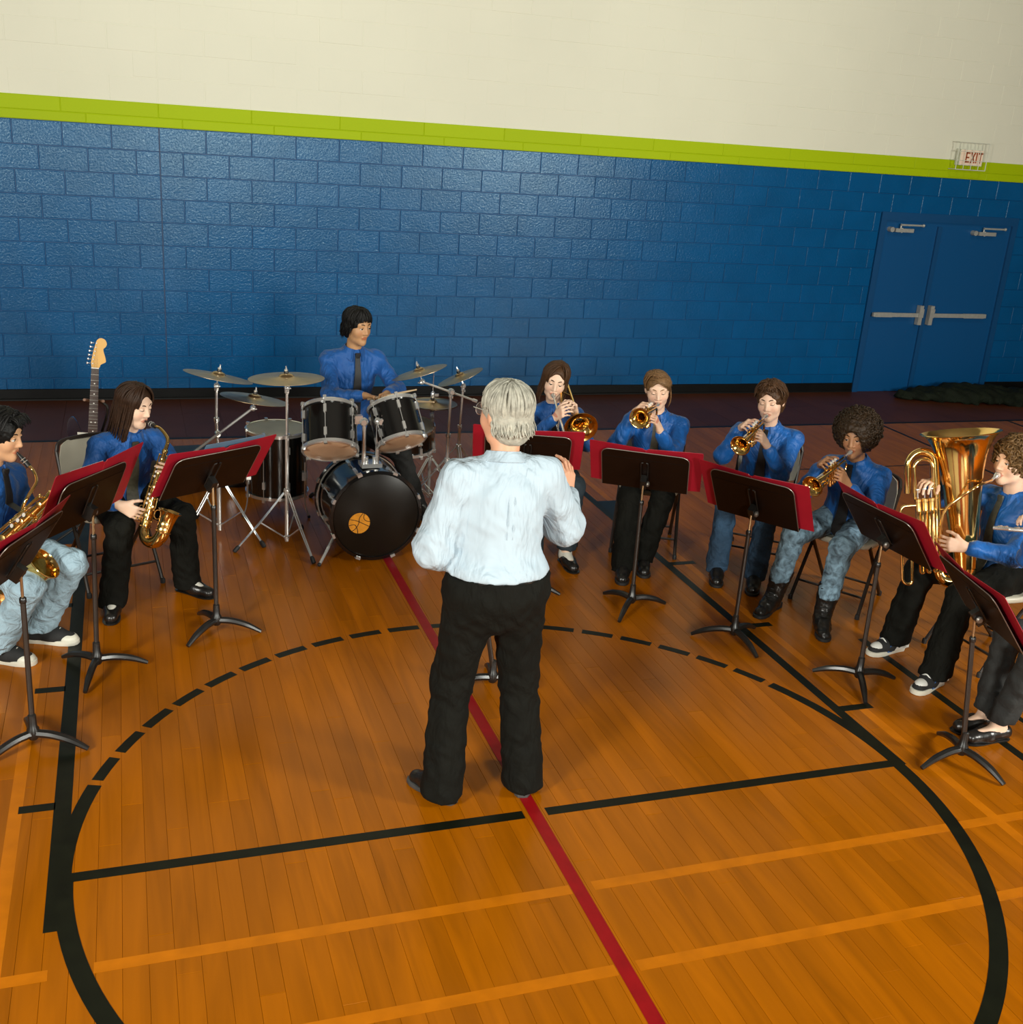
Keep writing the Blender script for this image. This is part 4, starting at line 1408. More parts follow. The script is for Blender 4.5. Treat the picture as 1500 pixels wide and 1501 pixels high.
def hair_locks(root, b, c, R, m, rnd, part=(0, .03), n=110, end=None, r=.0085, t=.013, sc=1.0, drop=None, name='hair_locks', skip=None, wave=0.0, jit=.08):
    """locks running from the parting over the skull and, where drop says so, hanging below it"""
    g = MB()
    C = V(0, -.014, .032)
    A = V(.076 + t, .094 + t, .084 + t)
    for i in range(n):
        az = 2 * PI * (i + rnd.random() * .8) / n           # 0 = front, going towards the right ear
        if skip and skip(az):
            continue
        e = end(az) + rnd.uniform(-jit, jit)                # end elevation (radians above the horizon of the skull)
        p0 = V(part[0] + rnd.uniform(-.008, .008), part[1] + rnd.uniform(-.03, .02), 0)
        pts = []
        for k in range(5):
            u = k / 4
            el = (PI / 2 - .1) * (1 - u) + e * u
            d = V(math.sin(az) * math.cos(el), math.cos(az) * math.cos(el), math.sin(el))
            q = C + A * d * (1 + rnd.uniform(-.012, .02))
            q[:2] += p0[:2] * (1 - u) ** 1.5
            q += V(rnd.uniform(-1, 1), rnd.uniform(-1, 1), rnd.uniform(-1, 1)) * wave
            pts.append(q)
        if drop:
            dz = drop(az)
            if dz:
                last = pts[-1]
                for k in (1, 2, 3):
                    pts.append(V(last[0] * (1 + .03 * k), last[1] - .004 * k + .0, last[2] - dz * k / 3 * rnd.uniform(.93, 1.04)) + V(rnd.uniform(-1, 1), rnd.uniform(-1, 1), 0) * .004)
        P = [c + R @ (q * sc) for q in pts]
        lock(g, P, [r * .5, r, r * 1.05, r, r * .8, r * .35])
    return g.build(name, m, root, b, smooth=180)

def curls(root, b, centre, R, radii, m, rnd, n=700, r=(.008, .014), face=None, name='curls', lowz=-.09):
    """little rings of hair over an ellipsoid, open at the face; all in head coordinates"""
    g = MB()
    for i in range(n):
        while True:
            d = unit(V(rnd.gauss(0, 1), rnd.gauss(0, 1), rnd.gauss(0, 1)))
            q = V(centre[1]) + V(radii) * d * rnd.uniform(.93, 1.04)
            if q[2] < lowz + (.03 if q[1] > 0 else 0):
                continue
            if face and ((q[0] / face[0]) ** 2 + ((q[1] - face[3]) / face[1]) ** 2 + ((q[2] - face[4]) / face[2]) ** 2) < 1:
                continue
            break
        rr = rnd.uniform(*r)
        ax = unit(d + V(rnd.gauss(0, 1), rnd.gauss(0, 1), rnd.gauss(0, 1)) * .8)
        g.torus(centre[0] + R @ q, R @ ax, rr, rr * .42, 7, 4)
    return g.build(name, m, root, b, smooth=180)

def footprint(L=.27, w=.047, heel=.034):
    pts = []
    for y, x in ((-.30, 0), (-.29, .45), (-.22, .72), (-.05, .70), (.15, .80), (.38, 1.0), (.54, .95), (.65, .68), (.695, .30), (.70, 0)):
        pts.append((x * w, y * L))
    return pts + [(-a, q) for a, q in pts[-2:0:-1]]

def shoe(root, b, ank, toe, kind, sc=1.0, shin_dir=(0, 0, 1)):
    """ank = ankle position over the floor, toe = direction the toes point"""
    y = unit(V(toe[0], toe[1], 0))
    x = V(y[1], -y[0], 0)
    o = V(ank[0], ank[1], 0)
    Q = lambda a, c, h: o + (x * a + y * c) * sc + V(0, 0, h)
    R = np.stack([x, y, V(0, 0, 1)], 1)
    sh = .026 if kind in ('canvas', 'skate') else (.006 if kind == 'flat' else .018)
    soles = {'canvas': M_RUBBER_WHITE, 'skate': M_RUBBER_WHITE, 'flat': M_LEATHER, 'boot': M_RUBBER, 'dress': M_SOLE_GREY, 'oxford': M_RUBBER}
    upper = {'canvas': M_CANVAS_BLACK, 'skate': M_CANVAS_BLACK, 'flat': M_LEATHER, 'boot': M_LEATHER, 'dress': M_LEATHER, 'oxford': M_LEATHER}
    P = [P_cap(Q(0, -.045, .042), Q(0, .06, .040), .037, .041, .03), P_cap(Q(0, .06, .038), Q(0, .145, .030), .042, .036, .03, (V(0, 0, 1), 1.12))]
    if kind in ('canvas', 'skate', 'oxford', 'dress'):
        P += [P_cap(Q(0, -.035, .06), Q(0, .01, .085), .035, .037, .03), P_cap(Q(0, .02, .075), Q(0, .09, .05), .03, .03, .03)]
    if kind == 'boot':
        P += [P_cap(Q(0, -.012, .07), Q(0, -.012, .085) + V(shin_dir) * .19, .050, .070, .03), P_cap(Q(0, .0, .09), Q(0, .08, .055), .04, .034, .03)]
    if kind == 'flat':
        P += [P_sub(P_ell(Q(0, .035, .085), (.030, .085, .062), R, .008))]
    P += [P_cut(Q(0, 0, sh * .8), (0, 0, -1))]
    if kind in ('canvas', 'skate', 'oxford', 'dress'):
        P += [P_cut(Q(0, -.03, .105), (0, 0, 1))]
    if kind == 'boot':
        P += [P_cut(Q(0, 0, .085) + V(shin_dir) * .19, shin_dir)]
    s = sdf_obj('shoe' if kind != 'boot' else 'boot', P, upper[kind], root, b, .0065, rel=1, fold=(.0025, 60, 1.0) if kind == 'boot' else None)
    fp = footprint(.268 * sc, .046)
    rg = lambda k, h: [Q(a * k / sc, (c + .004) / sc * (1 if k == 1 else .985), h) for a, c in fp]
    MB().loft([rg(.96, .001), rg(1, .004), rg(1.0, sh), rg(.93, sh + .002)]).build('sole', soles[kind], s, b, smooth=40)
    if kind == 'canvas':
        tc = [P_ell(Q(0, .135, .030), (.043, .052, .030), R, .01), P_cut(Q(0, .112, 0), -y), P_cut(Q(0, 0, .02), (0, 0, -1))]
        sdf_obj('toe_cap', tc, M_RUBBER_WHITE, s, b, .004)
        g = MB()
        for i in range(4):
            c = .095 - .026 * i
            h = .080 + .008 * i
            g.tube(spline([Q(-.026, c, h - .014), Q(0, c + .004, h + .0035), Q(.026, c, h - .014)], 3), .0035, 5)
            for a in (-1, 1):
                g.torus(Q(a * .033, c, h - .022), x * a + V(0, 0, .6), .0045, .0016, 8, 4)
        g.build('laces', M_RUBBER_WHITE, s, b)
    if kind == 'skate':
        g = MB()
        for a in (-1, 1):
            g.prism([(-.075, .03), (-.02, .03), (-.03, .06), (-.075, .066)], Q(a * .040, 0, 0), y, V(0, 0, 1), .006)
        for i in range(4):
            g.tube(spline([Q(-.024, .09 - .024 * i, .075 + .009 * i), Q(0, .094 - .024 * i, .092 + .008 * i), Q(.024, .09 - .024 * i, .075 + .009 * i)], 3), .0045, 5)
        tc = [P_ell(Q(0, .125, .040), (.036, .05, .034), R, .01), P_cut(Q(0, .10, 0), -y), P_cut(Q(0, 0, .045), (0, 0, -1))]
        sdf_obj('toe_panel', tc, M_SHOE_WHITE, s, b, .006)
        g.build('trim', M_SHOE_WHITE, s, b)
        for a in (-1, 1):
            MB().prism([(.055, .022), (.088, .022), (.07, .075), (.045, .080)], Q(a * .043, 0, 0), y, V(0, 0, 1), .006).build('side_stripe', M_SHOE_BLUE, s, b, smooth=0)
            MB().prism([(-.055, .028), (.045, .028), (.03, .055), (.0, .068), (-.045, .062)], Q(a * .0405, 0, 0), y, V(0, 0, 1), .005).build('side_panel', M_SHOE_WHITE, s, b, smooth=0)
    if kind == 'boot':
        g = MB()
        for i in range(5):
            h = .085 + .022 * i
            c = .072 - .012 * i
            g.tube(spline([Q(-.028, c - .014, h - .006), Q(0, c + .012, h + .004), Q(.028, c - .014, h - .006)], 3), .0028, 5)
        g.build('laces', M_RUBBER, s, b)
        MB().box(Q(0, -.058, .018), (.07, .055, .036), R).build('heel', M_RUBBER, s, b, smooth=0)
    return s

def person(label, pelvis, face, neck, head, look, feet, wr, wl, handR, handL, skin, shirt=None, pants=None, tie=None,
           sw=.162, leg=1.0, sleeve=1.0, toes=None, shoes='oxford', roll=0.0, twist=0.0, hem=.05, flare=.062, tuck=False, belly=1.0,
           poleR=None, poleL=None, hs=1.0, lid=.45, browm=None, arm=(.285, .25), thigh=.425, shin=.42, seed=0, jaw=1.0, ank_z=.085, socks=None, collar=True, puff=0.0, crease=.0034):
    pelvis, neck, head = V(pelvis), V(neck), V(head)
    b = V(pelvis[0], pelvis[1], 0)
    root = thing('person', label, 'person', tuple(b))
    f = unit(V(face[0], face[1], 0))
    r = V(f[1], -f[0], 0)
    up = V(0, 0, 1)
    s = unit(neck - pelvis)
    tl = np.linalg.norm(neck - pelvis)
    rsh = rotv(r, up, math.radians(twist))
    rsh = unit(rsh - s * np.dot(rsh, s))
    cf = np.cross(s, rsh)
    Rc = np.stack([rsh, cf, s], 1)
    Rp = np.stack([r, f, up], 1)
    hf = unit(look)
    hr = unit(np.cross(hf, up))
    hr = rotv(hr, hf, math.radians(roll))
    hu = np.cross(hr, hf)
    Rh = np.stack([hr, hf, hu], 1)
    shR, shL = neck - s * .062 + rsh * sw, neck - s * .062 - rsh * sw
    elR, wr = ik(shR, wr, *arm, poleR if poleR is not None else (rsh * .6 - up * .9 - cf * .1))
    elL, wl = ik(shL, wl, *arm, poleL if poleL is not None else (-rsh * .6 - up * .9 - cf * .1))
    hip = [pelvis + r * .088, pelvis - r * .088]
    ank = [V(feet[0][0], feet[0][1], ank_z), V(feet[1][0], feet[1][1], ank_z)]
    kn = []
    for i in range(2):
        k, a = ik(hip[i], ank[i], thigh, shin, f * 1.0 + up * .55 + r * (.12 if i == 0 else -.12))
        kn.append(k)
        ank[i] = a
    toes = toes or (f, f)
    # --- body: one continuous skin
    skm = mat('skin_' + str(skin), (.5, .3, .2), .5, attr=True, spec=.4, bump=(160, .05, .001), sub=.06)
    B = head_prims(head, Rh, hs, jaw=jaw)
    B += [P_cap(neck - s * .03, head - hu * .055 * hs - hf * .018 * hs, .053 * hs, .050 * hs, .03)]
    B += [P_ell(pelvis + s * .05, (.14, .10, .11), Rc, .05), P_ell(pelvis + s * tl * .42, (.125, .088, tl * .32), Rc, .05), P_ell(pelvis + s * tl * .68, (sw * .86, .098, tl * .30), Rc, .05),
          P_cap(shR, shL, .045, .045, .04)]
    for sh, el, w, hd, rt in ((shR, elR, wr, handR, True), (shL, elL, wl, handL, False)):
        B += [P_cap(sh, el, .043, .036, .02), P_cap(el, w, .036, .024, .015)]
        B += hand_prims(w, hd['d'], hd['n'], rt, hd.get('curl', (25, 35, 25)), hd.get('thumb', (30, 20)), hd.get('spread', 5), hs * .97, hd.get('fc'))
    for i in range(2):
        t = unit(V(toes[i][0], toes[i][1], 0))
        B += [P_cap(hip[i], kn[i], .075, .052, .03), P_cap(kn[i], ank[i], .052, .036, .02), P_cap(ank[i] - V(0, 0, .03) - t * .02, ank[i] + t * .12 - V(0, 0, .05), .034, .026, .02)]
    base = V(skin)
    lipc = base * V(.80, .50, .48)
    def tint(v):
        q = (v - head) @ Rh / hs
        col = np.tile(base, (len(v), 1))
        cheek = np.exp(-(((np.abs(q[:, 0]) - .038) / .02) ** 2 + ((q[:, 2] + .03) / .02) ** 2)) * (q[:, 1] > .03)
        col = col * (1 - cheek[:, None] * V(.02, .14, .14))
        lip = (np.abs(q[:, 0] / .024) ** 2 + ((q[:, 2] + .063) / .0115) ** 2 < 1) & (q[:, 1] > .07)
        col[lip] = lipc
        return np.concatenate([col, np.ones((len(v), 1))], 1)
    fine = [(head + hf * .02 * hs, .125 * hs)]
    for w, hd in ((wr, handR), (wl, handL)):
        fine.append((w + unit(hd['d']) * .075, .085))
    sdf_obj('body', B, skm, root, b, .016, fine, .0043, rel=1, tintf=tint)
    sk2 = mat('lid_' + str(skin), tuple(base * .92), .5, sub=.06)
    face_parts(root, b, head, Rh, browm or M_LASH, sk2, lid, hs)
    # --- shirt
    S = []
    bl = .012
    S += [P_ell(pelvis + s * tl * .42 + cf * .012 * belly, V(.138 * belly, .106 * belly, tl * .34), Rc, .06), P_ell(pelvis + s * tl * .69, (sw * .97, .118 * (.6 + .4 * belly), tl * .31), Rc, .06)]
    S += [P_cap(neck - s * .028 + rsh * .03, shR, .056, .053 * sleeve ** .6, .05), P_cap(neck - s * .028 - rsh * .03, shL, .056, .053 * sleeve ** .6, .05), P_cap(neck - s * .06, neck - s * .012, .066, .060, .03)]
    S += [P_ell(pelvis + s * .06, V(.163 * belly, .128 * belly, .13), Rc, .05)]
    for sh, el, w in ((shR, elR, wr), (shL, elL, wl)):
        e2 = w - unit(w - el) * .045
        S += [P_cap(sh, el, .055 * (1 + (sleeve - 1) * .55), .051 * sleeve + puff, .03), P_cap(el, e2, .051 * sleeve + puff, .037 * sleeve, .02), P_cap(e2 - unit(w - el) * .03, e2 + unit(w - el) * .006, .039 * sleeve, .038 * sleeve, .006)]
        S += [P_cut(w - unit(w - el) * .022, unit(w - el))] if False else []
    if tuck:
        S += [P_cut((0, 0, tuck), (0, 0, -1))]
    else:
        S += [P_ell(pelvis - up * .005 + f * .03, (.178, .150, .10), Rp, .04), P_cut(pelvis - up * .055, (0, 0, -1))]
    sh_o = sdf_obj('shirt', S, shirt, root, b, .0085, fold=(crease, 30, seed * 1.7), rel=2)
    # collar: folded band open at the front
    if collar:
        rings = []
        nb = neck - s * .002
        nd = unit(head - hu * .055 - neck)
        nd = unit(nd * .6 + s * .4)
        rx = unit(rsh - nd * np.dot(rsh, nd))
        ry = np.cross(nd, rx)
        for i in range(25):
            a = math.radians(20 + 320 * i / 24)
            d = rx * math.sin(a) + ry * math.cos(a)
            dr = max(0.0, math.cos(a)) ** 2
            c0 = nb + d * .0625
            rings.append([c0 + nd * -.012, c0 + nd * .034 - d * .002, c0 + nd * .037 + d * .003, c0 + d * (.027 + .020 * dr) + nd * (-.002 - .040 * dr), c0 + d * (.021 + .016 * dr) + nd * (-.005 - .044 * dr), c0 + nd * .028 + d * .003])
        MB().loft(rings).build('collar', shirt, sh_o, b, smooth=60)
    # --- trousers
    T = [P_ell(pelvis + up * .005, (.166 * belly, .128 * belly, .115), Rp, .05)]
    for i in range(2):
        dn = unit(ank[i] - kn[i])
        T += [P_cap(hip[i], kn[i], .094 * leg, .070 * leg, .045), P_cap(kn[i], ank[i] + dn * .05, .069 * leg, flare, .03)]
    if tuck:
        T += [P_cap(pelvis + up * (tuck - pelvis[2] - .02), pelvis, .150 * belly, .155 * belly, .05, (f, 1.22)), P_cut((0, 0, tuck + .004), (0, 0, 1))]
    T += [P_cut((0, 0, hem), (0, 0, -1))]
    tr_o = sdf_obj('trousers', T, pants, root, b, .0095, fold=(.0042, 30, seed * 2.3 + 1), rel=1)
    if socks is not None:
        for i in range(2):
            td = unit(V(toes[i][0], toes[i][1], 0))
            sdf_obj('sock', [P_cap(ank[i] - V(0, 0, .035) - td * .02, ank[i] + (kn[i] - ank[i]) * .35, .040, .044, .02), P_cap(ank[i] - V(0, 0, .02), ank[i] + td * .10 - V(0, 0, .05), .039, .029, .02)], socks, root, b, .007)
    for i in range(2):
        shoe(root, b, ank[i], toes[i], shoes, shin_dir=unit(kn[i] - ank[i]))
    info = dict(root=root, b=b, f=f, r=r, s=s, cf=cf, rsh=rsh, R=Rh, head=head, hf=hf, hu=hu, hr=hr, neck=neck, pelvis=pelvis, tl=tl, S=S, shR=shR, shL=shL, elR=elR, elL=elL, wr=wr, wl=wl, shirt=sh_o, kn=kn, ank=ank, up=up)
    if tie is not None:
        necktie(info, tie)
    return info

def mouth(head, look, hs=1.0, roll=0.0, out=.090, down=.063):
    hf = unit(look)
    hr = rotv(unit(np.cross(hf, (0, 0, 1))), hf, math.radians(roll))
    return V(head) + hf * out * hs - np.cross(hr, hf) * down * hs

def front_of(info, o, d, rng=.30):
    ts = np.linspace(0, rng, 90)
    F = sdf_points(info['S'], V(o)[None, :] + ts[:, None] * V(d)[None, :])
    i = np.where(F < 0)[0]
    return V(o) + V(d) * (ts[i[-1]] if len(i) else .1)

def necktie(I, m, length=.42):
    s, cf, rsh = I['s'], I['cf'], I['rsh']
    top = I['neck'] + cf * .062 - s * .014
    pts = [top + s * .002]
    ws = [.017]
    n = 9
    for k in range(1, n + 1):
        u = k / n
        o = I['neck'] - s * (.03 + u * min(length, I['tl'] - .02))
        p = front_of(I, o, cf)
        pts.append(p + cf * .012)
        ws.append(.016 + .026 * u if k < n else .040)
    pts[0] = pts[0] * .4 + (pts[1] + s * (.03 + min(length, I['tl'] - .02) / n)) * .6
    rings = []
    for p, w in zip(pts, ws):
        rings.append([p - rsh * w - cf * .003, p + rsh * w - cf * .003, p + rsh * w + cf * .001, p + cf * .005, p - rsh * w + cf * .001])
    tip = pts[-1] - s * .035
    rings.append([tip - rsh * .003 - cf * .003, tip + rsh * .003 - cf * .003, tip + rsh * .003 + cf * .001, tip + cf * .003, tip - rsh * .003 + cf * .001])
    t = MB().loft(rings).build('necktie', m, I['root'], I['b'], smooth=50)
    kn = pts[0] + cf * .006
    MB().loft([[kn + rsh * a * w + cf * c - s * h for a, c in ((-1, -.008), (1, -.008), (1, .004), (0, .009), (-1, .004))] for h, w in ((-.012, .016), (.0, .019), (.022, .012))]).build('knot', m, t, I['b'], smooth=50)

# ------------------------------------------------------------------ instruments
def axes(fwd, hint=(0, 0, 1), roll=0.0):
    f = unit(fwd)
    r = unit(np.cross(f, hint))
    r = rotv(r, f, math.radians(roll))
    return r, f, np.cross(r, f)

def bend(a, c, n=8):
    """half circle from a to c bulging along the third argument"""
    return None

def ubend(p0, p1, out, n=10):
    """points of a half circle from p0 to p1 that bulges towards out"""
    p0, p1 = V(p0), V(p1)
    c = (p0 + p1) / 2
    h = p0 - c
    o = unit(out) * np.linalg.norm(h)
    return [c + h * math.cos(PI * i / n) + o * math.sin(PI * i / n) for i in range(n + 1)]

def trumpet(Mo, Be, label, roll=0.0):
    Mo, Be = V(Mo), V(Be)
    tr, tf, tu = axes(Be - Mo, roll=roll)
    b = Mo + tf * .22 - tu * .08
    t = thing('trumpet', label, 'trumpet', tuple(b), 'trumpets of the band')
    Q = lambda x, y, z: Mo + tr * x + tf * y + tu * z
    MB().lathe([(.0085, 0), (.0135, .001), (.0138, .004), (.0125, .014), (.009, .026), (.0055, .034), (.0052, .05), (.0062, .085)], Mo, tf, 16).build('mouthpiece', M_SILVER, t, b)
    lp = [Q(0, .07, 0), Q(0, .40, 0)] + ubend(Q(0, .40, 0), Q(.0, .40, -.078), tf)[1:] + [Q(0, .27, -.078)]
    MB().tube(lp, .0062, 10).build('leadpipe', M_BRASS, t, b)
    for zz in (0, -.078):
        MB().tube([Q(0, .33, zz), Q(0, .40, zz)], .0078, 10).build('tuning_slide', M_SILVER, t, b)
    bx = -.024
    bl = [(.0062, .125), (.0068, .22), (.0080, .30), (.0105, .36), (.0145, .40), (.0205, .43), (.030, .452), (.042, .467), (.0555, .477), (.0615, .480), (.0625, .4815), (.0615, .482), (.0545, .4785), (.041, .4685), (.029, .4535), (.0195, .4315), (.0135, .402), (.0095, .362), (.0070, .30)]
    MB().lathe(bl, Q(bx, 0, 0), tf, 32, caps=False).build('bell', M_BRASS, t, b, smooth=60)
    MB().torus(Q(bx, .4808, 0), tf, .0615, .0018, 36, 6).build('bell_rim', M_BRASS, t, b)
    bb = [Q(bx, .135, 0)] + ubend(Q(bx, .135, 0), Q(bx, .135, -.078), -tf)[1:] + [Q(bx, .20, -.078)]
    MB().tube(bb, .0064, 10).build('back_bow', M_BRASS, t, b)
    for k in range(3):
        y = .205 + .025 * k
        v = MB().lathe([(.0085, -.108), (.0115, -.105), (.0125, -.097), (.0110, -.094), (.0110, .010), (.0128, .013), (.0128, .022), (.0085, .025)], Q(bx / 2, y, 0), tu, 14).build('valve_casing', M_BRASS2, t, b)
        MB().cyl(Q(bx / 2, y, .022), Q(bx / 2, y, .043), .0026, 6).lathe([(.0085, .043), (.0092, .045), (.0085, .0475)], Q(bx / 2, y, 0), tu, 12).build('valve_button', M_PEARL, v, b)
    for y0, x1, z in ((.205, .0, -.03), (.23, .045, -.045), (.255, .0, -.055)):
        s = 1 if x1 == 0 else 1
        if x1:
            pts = [Q(bx / 2, y0, z)] + [Q(bx / 2 + .035, y0, z)] + ubend(Q(bx / 2 + .035, y0, z), Q(bx / 2 + .035, y0, z - .03), tr, 6)[1:] + [Q(bx / 2, y0, z - .03)]
        elif y0 < .22:
            pts = [Q(bx / 2 + .011, y0, z), Q(bx / 2 + .011, y0 - .06, z)] + ubend(Q(bx / 2 + .011, y0 - .06, z), Q(bx / 2 + .011, y0 - .06, z - .032), -tf, 6)[1:] + [Q(bx / 2 + .011, y0, z - .032)]
        else:
            pts = [Q(bx / 2 + .011, y0, z), Q(bx / 2 + .011, y0 + .10, z)] + ubend(Q(bx / 2 + .011, y0 + .10, z), Q(bx / 2 + .011, y0 + .10, z - .030), tf, 6)[1:] + [Q(bx / 2 + .011, y0, z - .030)]
        MB().tube(pts, .0056, 8).build('valve_slide', M_BRASS, t, b)
    for y in (.16, .34):
        MB().cyl(Q(0, y, 0), Q(bx, y, 0), .003, 6).cyl(Q(0, y, 0), Q(0, y, -.078), .0025, 6).build('brace', M_SILVER, t, b)
    MB().tube(spline([Q(bx / 2 + .01, .30, .006), Q(bx / 2 + .012, .305, .022), Q(bx / 2 + .012, .290, .024), Q(bx / 2 + .012, .278, .010)], 3), .0028, 6).torus(Q(bx - .004, .30, -.05), tr, .012, .0025, 14, 6).build('finger_hook', M_BRASS, t, b)
    return dict(r=tr, f=tf, u=tu, Q=Q)

def trumpet_hands(Mo, Be, roll=0.0):
    tr, tf, tu = axes(V(Be) - V(Mo), roll=roll)
    Q = lambda x, y, z: V(Mo) + tr * x + tf * y + tu * z
    wr = Q(.095, .165, -.035)
    wl = Q(-.075, .165, -.125)
    R = dict(d=tu * .62 - tr * .45 + tf * .55, n=-tr * .75 - tu * .55, curl=(42, 48, 30), thumb=(20, 25), spread=4)
    L = dict(d=tu * .75 + tr * .25 + tf * .42, n=tr * .9 + tf * .1 - tu * .2, curl=(48, 55, 35), thumb=(15, 20), spread=2)
    return wr, wl, R, L

def sax_keys(t, b, P0, P1, r0, r1, side, out, n=9, guard=True, sc=1.0):
    """pads, rods and posts along a straight body from P0 (top) to P1"""
    P0, P1 = V(P0), V(P1)
    ax = unit(P1 - P0)
    L = np.linalg.norm(P1 - P0)
    out = unit(V(out) - ax * np.dot(out, ax))
    side = np.cross(ax, out)
    rad = lambda u: r0 + (r1 - r0) * u
    for k in range(n):
        u = .10 + .84 * k / (n - 1)
        a = math.radians(-28 if k % 2 else 18)
        d = out * math.cos(a) + side * math.sin(a)
        c = P0 + ax * L * u
        pr = (.009 + .010 * u) * sc
        MB().lathe([(pr * .9, .0), (pr, .003), (pr, .0055), (pr * .55, .0075), (.001, .0078)], c + d * rad(u), d, 14).build('key_cup', M_BRASS2, t, b)
    for s, a in ((.55, 55), (-.2, -55), (.1, 78)):
        a = math.radians(a)
        d = out * math.cos(a) + side * math.sin(a)
        u0, u1 = .05, .92
        g = MB().tube([P0 + ax * L * u0 + d * (rad(u0) + .012 * sc), P0 + ax * L * u1 + d * (rad(u1) + .012 * sc)], .0028 * sc, 6)
        for q in np.linspace(u0, u1, 7):
            p = P0 + ax * L * q
            g.cyl(p + d * rad(q) * .9, p + d * (rad(q) + .013 * sc), .0026, 6).ball(p + d * (rad(q) + .012 * sc), .0045 * sc, 8, 6)
        g.build('key_rod', M_BRASS2, t, b)
    for k, u in enumerate((.22, .28, .34, .58, .64, .70)):
        a = math.radians(30)
        d = out * math.cos(a) + side * math.sin(a)
        c = P0 + ax * L * u + d * (rad(u) + .012 * sc)
        MB().lathe([(.0065 * sc, 0), (.0072 * sc, .002), (.0055 * sc, .004)], c, d, 10).build('finger_pearl', M_PEARL, t, b)
    if guard:
        for u, a in ((.80, 70), (.90, 70)):
            a = math.radians(a)
            d = out * math.cos(a) + side * math.sin(a)
            c = P0 + ax * L * u + d * (rad(u) + .004)
            MB().tube(spline([c - ax * .022, c - ax * .02 + d * .022, c + ax * .02 + d * .022, c + ax * .022], 3), .0026, 6).build('key_guard', M_BRASS2, t, b)

def saxophone(name, label, Mo, neck, top, bot, rim, out, r=(.011, .030, .036, .060), loop=None, cat='saxophone'):
    """Mo mouthpiece tip, neck = points of the neck curve, top / bot of the straight body, rim = bell centre"""
    Mo, top, bot, rim = V(Mo), V(top), V(bot), V(rim)
    b = bot - V(0, 0, .05)
    t = thing(name, label, cat, tuple(b))
    pts = [Mo] + [V(p) for p in neck] + [top]
    d0 = unit(pts[1] - Mo)
    MB().lathe([(.004, 0), (.0065, .012), (.0105, .045), (.0125, .075), (.0125, .092)], Mo, d0, 14).build('mouthpiece', M_CASE, t, b)
    MB().torus(Mo + d0 * .05, d0, .0135, .0018, 14, 5).torus(Mo + d0 * .065, d0, .0140, .0018, 14, 5).build('ligature', M_SILVER, t, b)
    np_ = spline([Mo + d0 * .082] + pts[1:], 6)
    nk = MB().tube(np_, [.0072, .009, r[0]], 12)
    nk.lathe([(r[0] + .001, -.012), (r[0] + .005, -.008), (r[0] + .005, .008), (r[0] + .001, .012)], top, unit(top - bot), 12)
    nk.build('neck', M_BRASS, t, b)
    ax = unit(bot - top)
    MB().tube([top, bot], [r[0] + .001, r[1]], 20).build('body_tube', M_BRASS, t, b)
    # bow
    sd = rim - bot
    sd = unit(sd - ax * np.dot(sd, ax))
    w = np.dot(rim - bot, sd)
    e = bot + sd * w * .92
    bw = ubend(bot, e, ax, 12)
    MB().tube(bw, [r[1], r[2]], 20).build('bow', M_BRASS, t, b)
    bd = unit(rim - e)
    Lb = np.linalg.norm(rim - e)
    R = r[3]
    MB().lathe([(r[2], 0), (r[2] * 1.10, Lb * .45), (r[2] * 1.22, Lb * .7), (R * .84, Lb * .9), (R * .97, Lb * .985), (R, Lb), (R * .985, Lb + .002), (R * .93, Lb * .985), (R * .79, Lb * .895), (r[2] * 1.15, Lb * .7), (r[2] * 1.03, Lb * .45)], e, bd, 32, caps=False).build('bell', M_BRASS, t, b, smooth=60)
    MB().torus(rim, bd, R, .003, 36, 6).build('bell_rim', M_BRASS, t, b)
    MB().torus(bot, ax, r[1] + .002, .004, 24, 6).torus(e, bd, r[2] + .002, .004, 24, 6).build('bow_ring', M_BRASS2, t, b)
    MB().torus((bot + e) / 2 - ax * .08, np.cross(ax, sd), w * .16, .003, 18, 6).build('bell_brace', M_BRASS2, t, b)
    sax_keys(t, b, top, bot, r[0], r[1], None, out, 10, sc=r[1] / .030)
    # large pads on the bell
    o2 = unit(V(out) - bd * np.dot(out, bd))
    for u in (.12, .38):
        MB().lathe([(.020 * r[1] / .03, 0), (.021 * r[1] / .03, .004), (.012, .007), (.001, .0075)], e + bd * Lb * u + o2 * r[2] * 1.02, o2, 18).build('key_cup', M_BRASS2, t, b)
    return t

